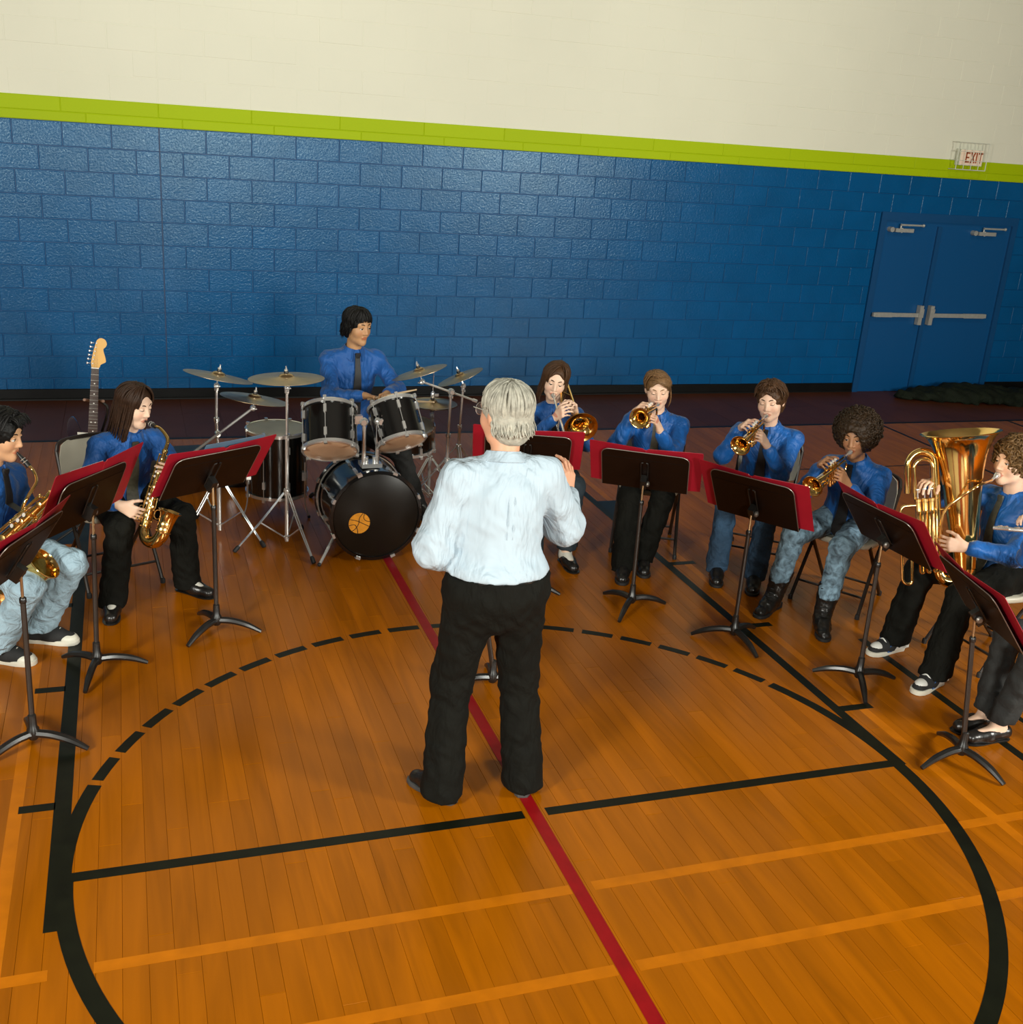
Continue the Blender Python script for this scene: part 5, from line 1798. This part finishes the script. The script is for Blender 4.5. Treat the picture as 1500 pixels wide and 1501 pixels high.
def tuba(Mo, label):
    bot, rim = V(2.70, .79, .60), V(2.635, .955, 1.305)
    b = V(2.66, .84, .50)
    t = thing('tuba', label, 'tuba', tuple(b))
    ax = unit(rim - bot)
    L = np.linalg.norm(rim - bot)
    pf = [(.060, 0), (.072, L * .20), (.085, L * .40), (.098, L * .58), (.111, L * .72), (.127, L * .83), (.148, L * .91), (.172, L * .963), (.192, L * .99), (.202, L)]
    MB().lathe(pf + [(.200, L + .003)] + [(x - .003, y + .004) for x, y in pf[::-1][1:]], bot, ax, 44, caps=False).build('bell', M_BRASS, t, b, smooth=60)
    MB().torus(rim, ax, .201, .0032, 52, 6).build('bell_rim', M_BRASS, t, b)
    px = V(-.92, .32, 0)
    px = unit(px - ax * np.dot(px, ax))
    py = np.cross(ax, px)
    py = py if py[1] < 0 else -py                      # towards the conductor
    Q = lambda x, y, z: bot + px * x + py * y + ax * z
    QV = lambda x, y, z: Q(x, y, z + .15)            # valve block, raised
    # bottom bow and the big branch up the front
    bw = ubend(Q(0, 0, 0), Q(.14, .0, .0), -ax, 12)
    br = bw + [Q(.135, .0, .12), Q(.140, .0, .30), Q(.145, .0, .59)]
    MB().tube(spline(br, 3), [.060, .050, .038, .030, .026, .024], 20).build('large_branch', M_BRASS, t, b)
    tp = [QV(.145, .0, .43)] + ubend(QV(.145, 0, .43), QV(.285, 0, .42), ax, 12)[1:] + [QV(.290, .0, .28)]
    MB().tube(tp, [.024, .020, .018], 16).build('top_bow', M_BRASS, t, b)
    tp = [QV(.165, .03, .30), QV(.165, .03, .41)] + ubend(QV(.165, .03, .41), QV(.262, .03, .41), ax, 12)[1:] + [QV(.262, .03, .25)]
    MB().tube(tp, .0095, 12).build('inner_bow', M_BRASS, t, b)
    # valves
    for k in range(3):
        x = .185 + .036 * k
        v = MB().lathe([(.012, .03), (.0165, .034), (.0165, .045), (.0145, .048), (.0145, .235), (.0175, .238), (.0175, .252), (.011, .256)], QV(x, .055, 0), ax, 16).build('valve_casing', M_BRASS2, t, b)
        MB().cyl(QV(x, .055, .25), QV(x, .055, .30), .0035, 6).lathe([(.0105, .30), (.0115, .303), (.0105, .307)], QV(x, .055, 0), ax, 12).build('valve_button', M_SILVER, v, b)
        sl = [QV(x - .009, .075, .19), QV(x - .009, .085, .17), Q(x - .009, .085, .02)] + ubend(Q(x - .009, .085, .02), Q(x + .010, .085, .02), -ax, 8)[1:] + [QV(x + .010, .085, .17), QV(x + .010, .075, .19)]
        MB().tube(sl, .0068, 10).build('valve_slide', M_BRASS, t, b)
    tb = spline([QV(.262, .055, .22), QV(.325, .05, .22), QV(.345, .05, .205), QV(.35, .05, .17)], 4) + [Q(.352, .05, -.02)] + ubend(Q(.352, .05, -.02), Q(.30, .05, -.03), -ax, 8)[1:] + [QV(.295, .05, .05), QV(.268, .055, .06)]
    MB().tube(tb, .0080, 12).build('main_slide', M_BRASS, t, b)
    # leadpipe from the mouthpiece across the front of the bell
    e = V(Mo)
    d = unit(Q(.02, .16, .40) - e)
    MB().lathe([(.010, 0), (.0165, .001), (.017, .005), (.0155, .018), (.010, .034), (.0062, .042), (.0072, .085)], e, d, 18).build('mouthpiece', M_SILVER, t, b)
    MB().tube(spline([e + d * .07, Q(-.02, .155, .46), Q(.07, .13, .40), Q(.135, .095, .33), Q(.155, .075, .20), Q(.156, .07, .03)], 6), [.0065, .0085, .0095], 12).build('leadpipe', M_BRASS, t, b)
    for z, y in ((.10, .05), (.33, .02)):
        MB().cyl(Q(.06, .02, z), Q(.14, y, z), .0045, 6).cyl(Q(.15, y, z), Q(.26, .05, z + .08), .004, 6).build('brace', M_BRASS2, t, b)
    return dict(Q=Q, QV=QV, ax=ax, px=px, py=py)

def trombone(Mo, D, lat, label):
    Mo, D = V(Mo), unit(D)
    lat = unit(V(lat) - D * np.dot(lat, D))
    u = np.cross(lat, D)
    u = u if u[2] > 0 else -u
    Q = lambda x, y, z: Mo + lat * x + D * y + u * z
    b = Q(.0, .60, -.03)
    t = thing('trombone', label, 'trombone', tuple(b))
    MB().lathe([(.009, 0), (.0150, .001), (.0154, .005), (.0140, .016), (.009, .032), (.006, .040), (.0068, .075)], Mo, D, 16).build('mouthpiece', M_SILVER, t, b)
    # slide: two tubes side by side below and beside the bell
    sl = [Q(0, .06, 0), Q(0, .66, 0)] + ubend(Q(0, .66, 0), Q(.0, .66, -.085), D, 8)[1:] + [Q(0, .15, -.085)]
    MB().tube(sl, .0072, 10).build('slide', M_SILVER, t, b)
    MB().cyl(Q(0, .14, 0), Q(0, .14, -.085), .006, 8).build('slide_brace', M_SILVER, t, b)
    MB().cyl(Q(0, .27, 0), Q(0, .27, -.085), .006, 8).build('slide_brace', M_SILVER, t, b)
    # bell section
    bx, bz = .125, -.02
    gn = [Q(0, .15, -.085)] + spline([Q(0, .13, -.085), Q(.02, .10, -.08), Q(.05, .06, -.05), Q(.058, .0, -.01)], 4) + [Q(.060, -.27, .02)] + ubend(Q(.060, -.27, .02), Q(bx, -.27, bz), -D, 10)[1:] + [Q(bx, -.13, bz)]
    MB().tube(gn, [.0075, .0080, .0085, .0090], 12).build('bell_tubing', M_BRASS, t, b)
    pf = [(.0090, -.20), (.0105, -.05), (.013, .06), (.018, .15), (.026, .21), (.038, .25), (.056, .275), (.078, .290), (.098, .297), (.106, .299)]
    MB().lathe(pf + [(.105, .301)] + [(x - .0015, y + .002) for x, y in pf[::-1][1:]], Q(bx, .05, bz), D, 44, caps=False).build('bell', M_BRASS, t, b, smooth=60)
    MB().torus(Q(bx, .349, bz), D, .106, .0022, 48, 6).build('bell_rim', M_BRASS, t, b)
    for y in (-.20, -.03):
        MB().cyl(Q(.06, y, .01), Q(bx, y, bz), .004, 6).build('brace', M_BRASS2, t, b)
    return dict(Q=Q, lat=lat, D=D, u=u)

def flute(a, c, label):
    a, c = V(a), V(c)
    d = unit(c - a)
    L = np.linalg.norm(c - a)
    o = unit(V(0, 0, 1) - d * d[2])
    t = thing('flute', label, 'flute', tuple((a + c) / 2 - V(0, 0, .02)))
    b = (a + c) / 2 - V(0, 0, .02)
    MB().lathe([(.0095, 0), (.0108, .004), (.0098, .03), (.0098, L * .28), (.0112, L * .285), (.0112, L * .31), (.0098, L * .315), (.0098, L * .86), (.011, L * .865), (.011, L * .88), (.0095, L * .885), (.0095, L)], a, d, 16).build('tube', M_SILVER, t, b)
    MB().ball(a + d * .17 * L / .66 + o * .009, (.012, .018, .006), 12, 6, np.stack([np.cross(d, o), d, o], 1)).build('lip_plate', M_SILVER, t, b)
    for k in range(14):
        u = .36 + .58 * k / 13
        if abs(u - .87) < .02:
            continue
        MB().lathe([(.0072, 0), (.0080, .002), (.0072, .004), (.001, .0042)], a + d * L * u + o * .0098, o, 12).build('key_cup', M_SILVER, t, b)
    s = np.cross(d, o)
    MB().cyl(a + d * L * .35 + s * .009 + o * .009, a + d * L * .84 + s * .009 + o * .009, .0022, 6).cyl(a + d * L * .89 + s * .009 + o * .009, a + d * L * .97 + s * .009 + o * .009, .0022, 6).build('key_rod', M_SILVER, t, b)

# ------------------------------------------------------------------ hair colours
HB = lambda n, c, s=60: mat(n, c, .5, spec=.22, noise=(s, .35), bump=(120, .5, .003))
H_DARKBROWN = HB('dark_brown_hair', (.030, .014, .007))
H_BROWN = HB('chestnut_hair', (.060, .028, .012))
H_BLACK = HB('black_hair', (.005, .0045, .004))
H_LIGHT = HB('light_brown_hair', (.16, .085, .035))
H_BRONZE = HB('curly_bronze_hair', (.115, .062, .022))
H_AFRO = HB('dark_curly_hair', (.026, .014, .006))
H_GREY = HB('silver_grey_hair', (.36, .35, .29), 45)
RN = random.Random(11)

FAIR, FAIR2, TAN, OLIVE, BROWN, PINK = (.74, .50, .36), (.74, .48, .34), (.50, .27, .13), (.56, .31, .165), (.40, .195, .095), (.66, .34, .21)

def front_gap(w):
    return lambda az: (az < w or az > 2 * PI - w)

# 1 -- alto saxophone player
P1 = person('seated person with long dark hair playing an alto saxophone', (-1.575, 2.74, .525), (.36, -.93), (-1.515, 2.61, .925), (-1.478, 2.575, 1.095), (.72, -.64, -.24),
    ((-1.635, 2.30), (-1.235, 2.50)), (-1.575, 2.26, .63), (-1.285, 2.38, .745),
    dict(d=(.80, -.15, -.45), n=(.25, .92, -.1), curl=(24, 32, 20), spread=6), dict(d=(-.3, -.6, .4), n=(-.7, .5, 0), curl=(40, 45, 30)),
    FAIR, M_SHIRT_BLUE, M_PANTS_BLACK, M_TIE2, sw=.155, leg=1.06, toes=((-.1, -1), (.75, -.65)), shoes='flat', flare=.078, hem=.035, lid=.75, browm=H_DARKBROWN, seed=1, hs=.97, socks=M_SOCK, sleeve=1.12)
h, R, b, rt = P1['head'], P1['R'], P1['b'], P1['root']
hair_cap(rt, b, h, R, H_DARKBROWN, .006, -.14, (.064, .090, .140, .114, -.045))
hair_locks(rt, b, h, R, H_DARKBROWN, RN, (.0, .03), 130, lambda a: .8 if abs(math.sin(a)) < .6 and math.cos(a) > 0 else -.25, .0075, .0105, drop=lambda a: 0 if math.cos(a) > .62 else (.22 if math.cos(a) > .1 else .22), skip=front_gap(.62))
saxophone('alto_saxophone', 'alto saxophone with a gold bell resting between the knees of its player', mouth((-1.478, 2.575, 1.095), (.72, -.64, -.24), .97, 0, .082), [(-1.350, 2.43, .995), (-1.318, 2.385, .95)], (-1.335, 2.36, .890), (-1.455, 2.245, .510), (-1.325, 2.155, .620), (-.2, -1, .1), (.011, .029, .036, .060))
folding_chair(-1.65, 2.80, (.36, -.93), 'beige folding chair under the alto saxophone player')

# 2 -- baritone saxophone player at the edge of the frame
P2 = person('seated person with short black hair and faded jeans playing a baritone saxophone', (-2.22, 2.05, .525), (.80, -.60), (-2.165, 2.075, .925), (-2.098, 2.05, 1.088), (.90, -.38, -.20),
    ((-2.17, 1.80), (-1.985, 1.985)), (-2.14, 1.80, .60), (-2.02, 1.88, .72),
    dict(d=(.6, -.2, -.2), n=(.2, .9, .3), curl=(35, 40, 25)), dict(d=(.7, -.3, .3), n=(.2, .9, 0), curl=(40, 45, 30)),
    OLIVE, M_SHIRT_BLUE, M_JEANS_LIGHT, M_TIE, sw=.17, leg=1.03, toes=((.92, -.38), (.95, -.30)), shoes='canvas', hem=.075, flare=.075, lid=.40, browm=H_BLACK, seed=2)
h, R, b, rt = P2['head'], P2['R'], P2['b'], P2['root']
hair_cap(rt, b, h, R, H_BLACK, .016, -.055, (.064, .082, .118, .116, -.045), fold=(.003, 110, 1))
hair_locks(rt, b, h, R, H_BLACK, RN, (.0, .04), 150, lambda a: (.72) if math.cos(a) > .5 else (.05 if math.cos(a) > -.2 else -.35), .0080, .021, wave=.006)
g = MB()
for k in range(26):                                   # quiff over the brow
    a = RN.uniform(-.05, .05)
    lock(g, [h + R @ V(a, .045, .112), h + R @ V(a * 1.1, .085, .108 + RN.uniform(0, .014)), h + R @ V(a * 1.15, .110 + RN.uniform(-.008, .008), .085 + RN.uniform(-.01, .014))], [.006, .008, .003])
g.build('quiff', H_BLACK, rt, b, smooth=180)
saxophone('baritone_saxophone', 'large baritone saxophone slung across the player in faded jeans', mouth((-2.098, 2.05, 1.088), (.90, -.38, -.20), 1, 0, .082), [(-1.960, 1.985, .918), (-1.948, 1.93, .880), (-1.985, 1.86, .83), (-2.012, 1.85, .772), (-1.995, 1.84, .735), (-1.955, 1.82, .735)], (-1.872, 1.77, .865), (-2.34, 1.92, .375), (-1.925, 1.735, .535), (.1, -1, .35), (.020, .043, .052, .088))
folding_chair(-2.26, 2.08, (.80, -.60), 'beige folding chair under the baritone saxophone player')

# 3 -- drummer
P3 = person('seated drummer with straight black fringed hair behind the drum kit', (-.055, 3.90, .565), (.14, -.99), (-.035, 3.845, 1.135), (-.018, 3.80, 1.312), (.46, -.87, -.14),
    ((-.15, 3.46), (.40, 3.62)), (-.02, 3.50, .90), (.12, 3.46, .92),
    dict(d=(.75, -.55, .0), n=(0, -.3, -.95), curl=(65, 70, 45), thumb=(45, 30), spread=1), dict(d=(-.1, -.95, -.05), n=(-.3, 0, -.95), curl=(65, 70, 45), thumb=(45, 30), spread=1),
    TAN, M_SHIRT_BLUE, M_JEANS_BLACK, M_TIE, sw=.175, toes=((.1, -1), (.3, -.95)), shoes='oxford', lid=.5, browm=H_BLACK, seed=3, sleeve=1.12,
    poleR=(-.9, .25, -.45), poleL=(.8, .3, -.6))
h, R, b, rt = P3['head'], P3['R'], P3['b'], P3['root']
hair_cap(rt, b, h, R, H_BLACK, .010, -.085, (.066, .088, .128, .114, -.055))
hair_locks(rt, b, h, R, H_BLACK, RN, (.015, .03), 190, lambda a: (.26 if math.cos(a) > .5 else (-.22 if math.cos(a) > -.1 else -.40)), .0075, .0150, jit=.17, wave=.003, drop=lambda a: 0 if math.cos(a) > .45 else (.05 if math.cos(a) > -.2 else .075))
for (p, q), lb in ((((-.01, 3.46, .885), (.265, 3.30, .985)), 'pale wooden drumstick raised over the tom beside the crash cymbal'), (((.085, 3.39, .90), (.345, 3.22, .925)), 'pale wooden drumstick lying low over the tom beside the hi-hat')):
    p, q = V(p), V(q)
    t = thing('drumstick', lb, 'drumstick', tuple(p))
    MB().lathe([(.0065, 0), (.0072, .004), (.0072, .26), (.0045, .34)], p, q - p, 10).build('shaft', M_WOODSTICK, t, p)
    MB().ball(p + unit(q - p) * .345, (.0055, .0055, .0075), 8, 6, frame_from(q - p)).build('tip', M_WOODSTICK, t, p)

# 4 -- conductor, seen from behind
P4 = person('standing conductor with grey hair, pale blue shirt and black trousers, back turned', (-.165, .165, .965), (.04, 1.0), (-.168, .185, 1.475), (-.158, .235, 1.642), (-.36, .92, -.08),
    ((.012, .185), (-.335, .195)), (.240, .50, 1.215), (-.335, .45, 1.07),
    dict(d=(.03, .15, .95), n=(-.5, .8, -.1), curl=(22, 32, 22), thumb=(20, 20), spread=7), dict(d=(.25, .9, .05), n=(.6, 0, -.7), curl=(40, 45, 30)),
    PINK, M_SHIRT_WHITE, M_PANTS_BLACK, None, sw=.172, leg=1.20, sleeve=1.42, toes=((.22, 1), (-.52, .86)), shoes='dress', hem=.022, flare=.090, tuck=1.03, belly=1.26, thigh=.455, shin=.44,
    browm=H_GREY, seed=4, hs=1.05, jaw=1.12, poleR=(-.12, -.75, -.8), poleL=(-.46, -.7, -.7), arm=(.30, .255), lid=.4, puff=.012, crease=.0030)
h, R, b, rt = P4['head'], P4['R'], P4['b'], P4['root']
hair_cap(rt, b, h, R, H_GREY, .010, -.095, (.066, .088, .112, .098, -.045), fold=(.0015, 150, 2), sc=1.05)
hair_locks(rt, b, h, R, H_GREY, RN, (-.01, -.01), 300, lambda a: .45 if math.cos(a) > .45 else (-.05 if math.cos(a) > -.05 else -.45), .0058, .0120, sc=1.05, drop=lambda a: .055 if math.cos(a) < -.1 else 0, wave=.0028)
# belt
g = []
for z_, k in ((.985, 1.0), (1.015, 1.0)):
    pass
rg = lambda k, z: [V(-.165 + k * .190 * math.cos(a), .172 + k * .158 * math.sin(a), z) for a in np.linspace(0, 2 * PI, 41)[:-1]]
MB().loft([rg(1, 1.000), rg(1.03, 1.002), rg(1.03, 1.032), rg(1, 1.034)], caps=False).build('belt', M_LEATHER, rt, b, smooth=40)
# spectacles
Hc = lambda x, y, z: h + R @ (V(x, y, z) * 1.05)
gl = MB()
for s in (-1, 1):
    gl.tube([Hc(s * .080, -.005, .018), Hc(s * .079, .05, .020), Hc(s * .066, .098, .018)], .0018, 6)
    gl.torus(Hc(s * .034, .101, .008), R @ V(s * .18, 1, 0), .024, .0014, 20, 5)
gl.tube([Hc(-.010, .104, .012), Hc(.010, .104, .012)], .0015, 6)
sp = gl.build('spectacles', M_CHROME, rt, b)
for s in (-1, 1):
    MB().lathe([(.0235, -.0006), (.0235, .0006)], Hc(s * .034, .101, .008), R @ V(s * .18, 1, 0), 20).build('lens', M_LENS, sp, b)
# shirt yoke seam and back pleat
for x0 in (-.012, .012):
    pts = [front_of(P4, V(-.168 + x0, .17, z), (0, -1, 0)) + V(0, -.0005, 0) for z in np.linspace(1.37, 1.20, 9)]
    MB().tube(pts, [.001, .0035, .001], 6, flat=.4).build('back_pleat', M_SHIRT_WHITE, P4['shirt'], b, smooth=180)
bt = thing('baton', 'slim wooden conducting baton held in the raised hand of the conductor', 'baton', (.25, .56, 1.20))
q0, q1 = V(.268, .55, 1.13), V(.25, .555, 1.33)
MB().tube([q0, q1], [.0022, .0045], 8).build('shaft', M_WOODSTICK, bt, (.25, .56, 1.20))
MB().ball(q1, (.009, .009, .018), 10, 8).build('grip', M_WOODSTICK, bt, (.25, .56, 1.20))

# 5 -- trombone player
tMo, tD, tLat = mouth((1.112, 2.955, 1.128), (-.30, -.92, -.25), .96, -8, .094), V(-.10, -.58, -.19), V(1, 0, .05)
P5 = person('seated person with long brown hair playing a trombone', (1.14, 3.08, .525), (-.16, -.98), (1.135, 2.985, .945), (1.112, 2.955, 1.128), (-.30, -.92, -.25),
    ((.92, 2.60), (1.135, 2.57)), (1.025, 2.66, .965), (1.16, 2.70, .985),
    dict(d=(.1, -.6, .45), n=(.8, .1, .0), curl=(45, 50, 30)), dict(d=(-.35, -.35, .7), n=(-.6, -.3, -.4), curl=(45, 50, 30)),
    FAIR, M_SHIRT_BLUE, M_JEANS_DARK, M_TIE, sw=.155, toes=((-.2, -1), (.0, -1)), shoes='flat', lid=.55, browm=H_DARKBROWN, seed=5, hs=.96, hem=.10, socks=M_SOCK, roll=-8, poleL=(.55, .65, -.75))
h, R, b, rt = P5['head'], P5['R'], P5['b'], P5['root']
hair_cap(rt, b, h, R, H_BROWN, .006, -.14, (.064, .090, .140, .114, -.045))
hair_locks(rt, b, h, R, H_BROWN, RN, (-.02, .03), 130, lambda a: .8 if abs(math.sin(a)) < .6 and math.cos(a) > 0 else -.25, .0075, .0105, drop=lambda a: 0 if math.cos(a) > .62 else (.17 if math.cos(a) > .1 else .17), skip=front_gap(.62))
trombone(tMo, tD, tLat, 'brass trombone with its bell beside the face of the long-haired player')
folding_chair(1.145, 3.11, (-.16, -.98), 'beige folding chair under the trombone player')

# 6 -- trumpet player with pinned-up hair
m, be = mouth((1.728, 2.700, 1.125), (-.36, -.90, -.24), .98, 5, .094), (1.362, 2.25, 1.055)
wr, wl, hR, hL = trumpet_hands(m, be)
P6 = person('seated person with pinned-up light brown hair and black trousers playing a trumpet', (1.80, 2.80, .525), (-.44, -.90), (1.765, 2.745, .94), (1.728, 2.700, 1.125), (-.36, -.90, -.24),
    ((1.435, 2.33), (1.61, 2.42)), wr, wl, hR, hL,
    FAIR2, M_SHIRT_BLUE2, M_PANTS_BLACK, M_TIE2, sw=.160, leg=1.03, toes=((-.4, -.9), (-.3, -.95)), shoes='oxford', flare=.080, hem=.05, lid=.72, browm=H_LIGHT, seed=6, hs=.98, sleeve=1.1,
    poleR=(-.30, .35, -1), poleL=(.5, .1, -.9), roll=5)
trumpet(m, be, 'gold trumpet of the player with pinned-up hair, bell towards the conductor')
h, R, b, rt = P6['head'], P6['R'], P6['b'], P6['root']
hair_cap(rt, b, h, R, H_LIGHT, .006, -.085, (.065, .092, .138, .116, -.050), extra=[P_ell(h + R @ V(.02, -.115, .03), (.042, .036, .042), R, .02)])
hair_locks(rt, b, h, R, H_LIGHT, RN, (.03, .05), 130, lambda a: .85 if math.cos(a) > .4 else -.15, .0070, .0100, wave=.003)
g = MB()
for k in range(9):
    o = RN.uniform(-.010, .010)
    lock(g, [h + R @ V(.040 + o, .07, .098), h + R @ V(.0 + o, .094, .086 + o * .4), h + R @ V(-.045, .080, .060 + o), h + R @ V(-.072, .045, .022 + o)], [.003, .0045, .004, .002])
for k in range(16):
    o = RN.uniform(-.012, .012)
    lock(g, [h + R @ V(-.078, .01 + o, .03), h + R @ V(-.084, .012 + o, -.03), h + R @ V(-.082, .008 + o, -.08), h + R @ V(-.070, .0 + o, -.125)], [.005, .006, .005, .002])
g.build('fringe', H_LIGHT, rt, b, smooth=180)
folding_chair(1.815, 2.83, (-.44, -.90), 'beige folding chair under the trumpet player with pinned-up hair')

# 7 -- trumpet player in blue jeans
m, be = mouth((2.362, 2.365, 1.122), (-.68, -.70, -.14), 1, 6, .094), (1.915, 1.985, .940)
wr, wl, hR, hL = trumpet_hands(m, be)
P7 = person('seated person with short brown hair and blue jeans playing a trumpet', (2.445, 2.455, .525), (-.66, -.75), (2.415, 2.425, .94), (2.362, 2.365, 1.122), (-.68, -.70, -.14),
    ((2.035, 2.19), (2.215, 2.02)), wr, wl, hR, hL,
    FAIR2, M_SHIRT_BLUE2, M_JEANS_MID, M_TIE, sw=.172, leg=.98, toes=((-.45, -.9), (-.55, -.83)), shoes='oxford', flare=.072, hem=.055, lid=.85, browm=H_DARKBROWN, seed=7, jaw=1.05, sleeve=1.1, socks=M_SOCK,
    poleR=(-.35, .35, -1), poleL=(.5, .0, -.9), roll=6)
trumpet(m, be, 'gold trumpet of the short-haired player in blue jeans')
h, R, b, rt = P7['head'], P7['R'], P7['b'], P7['root']
hair_cap(rt, b, h, R, H_BROWN, .014, -.085, (.066, .088, .130, .114, -.050), fold=(.003, 90, 3))
hair_locks(rt, b, h, R, H_BROWN, RN, (.0, .03), 170, lambda a: (.62) if math.cos(a) > .5 else (.0 if math.cos(a) > -.1 else -.45), .0080, .021, wave=.009)
folding_chair(2.465, 2.48, (-.66, -.75), 'beige folding chair under the trumpet player in blue jeans')

# 8 -- trumpet player with big curly hair
m, be = mouth((2.530, 1.672, 1.085), (-.76, -.62, -.20), .98, 4, .094), (2.030, 1.378, .878)
wr, wl, hR, hL = trumpet_hands(m, be)
P8 = person('seated person with big curly hair, acid-washed jeans and black boots playing a trumpet', (2.635, 1.735, .525), (-.82, -.57), (2.595, 1.715, .915), (2.530, 1.672, 1.085), (-.76, -.62, -.20),
    ((2.13, 1.665), (2.285, 1.365)), wr, wl, hR, hL,
    BROWN, M_SHIRT_BLUE2, M_JEANS_ACID, M_TIE, sw=.160, leg=1.0, toes=((-.85, -.55), (-.45, -.9)), shoes='boot', flare=.058, hem=.20, lid=.5, browm=H_AFRO, seed=8, hs=.98, sleeve=1.1,
    poleR=(-.15, .5, -1), poleL=(.35, -.4, -.9), roll=4)
trumpet(m, be, 'gold trumpet of the player with big curly hair, bell tipped down')
h, R, b, rt = P8['head'], P8['R'], P8['b'], P8['root']
hair_cap(rt, b, h, R, H_AFRO, .045, -.10, (.066, .13, .120, .135, -.050), extra=[P_ell(h + R @ V(0, -.03, .035), (.128, .125, .120), R, .03)], fold=(.006, 120, 1), step=.007)
curls(rt, b, (h, (0, -.025, .035)), R, (.136, .134, .128), H_AFRO, RN, 1500, (.006, .011), (.070, .135, .126, .135, -.050), lowz=-.095)
folding_chair(2.665, 1.755, (-.82, -.57), 'beige folding chair under the trumpet player with big curly hair')

# 9 -- tuba player
m9 = mouth((2.955, .885, 1.158), (-.985, -.12, -.04), 1, 0, .094)
TB = tuba(m9, 'large brass tuba with its bell upright in the lap of its player')
qv, q_ = TB['QV'], TB['Q']
P9 = person('seated person with curly light brown hair and black trousers playing a tuba', (3.03, .88, .525), (-1.0, -.06), (3.02, .885, .965), (2.955, .885, 1.158), (-.985, -.12, -.04),
    ((2.545, 1.03), (2.50, .62)), qv(.135, -.055, .315), q_(.045, .125, .14),
    dict(d=qv(.225, .055, .345) - qv(.135, -.055, .315), n=-TB['ax'] + TB['px'] * .3, curl=(28, 42, 25), thumb=(25, 20)), dict(d=TB['px'] + TB['ax'] * .25, n=-TB['py'], curl=(38, 42, 30)),
    FAIR2, M_SHIRT_BLUE2, M_PANTS_BLACK, M_TIE2, sw=.175, leg=1.10, toes=((-1, -.15), (-.95, -.35)), shoes='skate', flare=.082, hem=.06, lid=.55, browm=H_BRONZE, seed=9, jaw=1.08, sleeve=1.12,
    poleR=(-.2, .8, -.7), poleL=(.3, -.75, -.7))
h, R, b, rt = P9['head'], P9['R'], P9['b'], P9['root']
hair_cap(rt, b, h, R, H_BRONZE, .018, -.075, (.064, .088, .112, .117, -.050), fold=(.004, 100, 2))
curls(rt, b, (h, (0, -.014, .034)), R, (.098, .118, .110), H_BRONZE, RN, 620, (.009, .016), (.067, .092, .118, .120, -.050), lowz=-.075)
folding_chair(3.05, .88, (-1.0, -.06), 'beige folding chair under the tuba player')

# 10 -- flute player, mostly outside the frame
P10 = person('seated person in black jeans and black flat shoes playing a flute', (2.905, .035, .525), (-1.0, .10), (2.875, .045, .95), (2.83, .05, 1.13), (-.93, .30, -.18),
    ((2.455, .19), (2.435, .075)), (2.62, .30, 1.02), (2.66, .02, .98),
    dict(d=(-.5, .1, .4), n=(-.3, -.4, -.8), curl=(40, 45, 30)), dict(d=(.1, .6, .6), n=(.6, .2, .5), curl=(40, 45, 30)),
    FAIR, M_SHIRT_BLUE, M_JEANS_BLACK, M_TIE, sw=.155, leg=.96, toes=((-1, -.05), (-1, .02)), shoes='flat', flare=.062, hem=.105, lid=.6, browm=H_DARKBROWN, seed=10, hs=.97)
h, R, b, rt = P10['head'], P10['R'], P10['b'], P10['root']
hair_cap(rt, b, h, R, H_BROWN, .006, -.14, (.064, .090, .140, .114, -.045))
hair_locks(rt, b, h, R, H_BROWN, RN, (-.02, .03), 110, lambda a: .8 if abs(math.sin(a)) < .6 and math.cos(a) > 0 else -.25, .0075, .0105, drop=lambda a: 0 if math.cos(a) > .62 else .13, skip=front_gap(.62))
flute((2.79, -.06, 1.08), (2.475, .425, .975), 'silver flute reaching in front of the tuba player')
folding_chair(2.935, .03, (-1.0, .10), 'beige folding chair under the flute player')
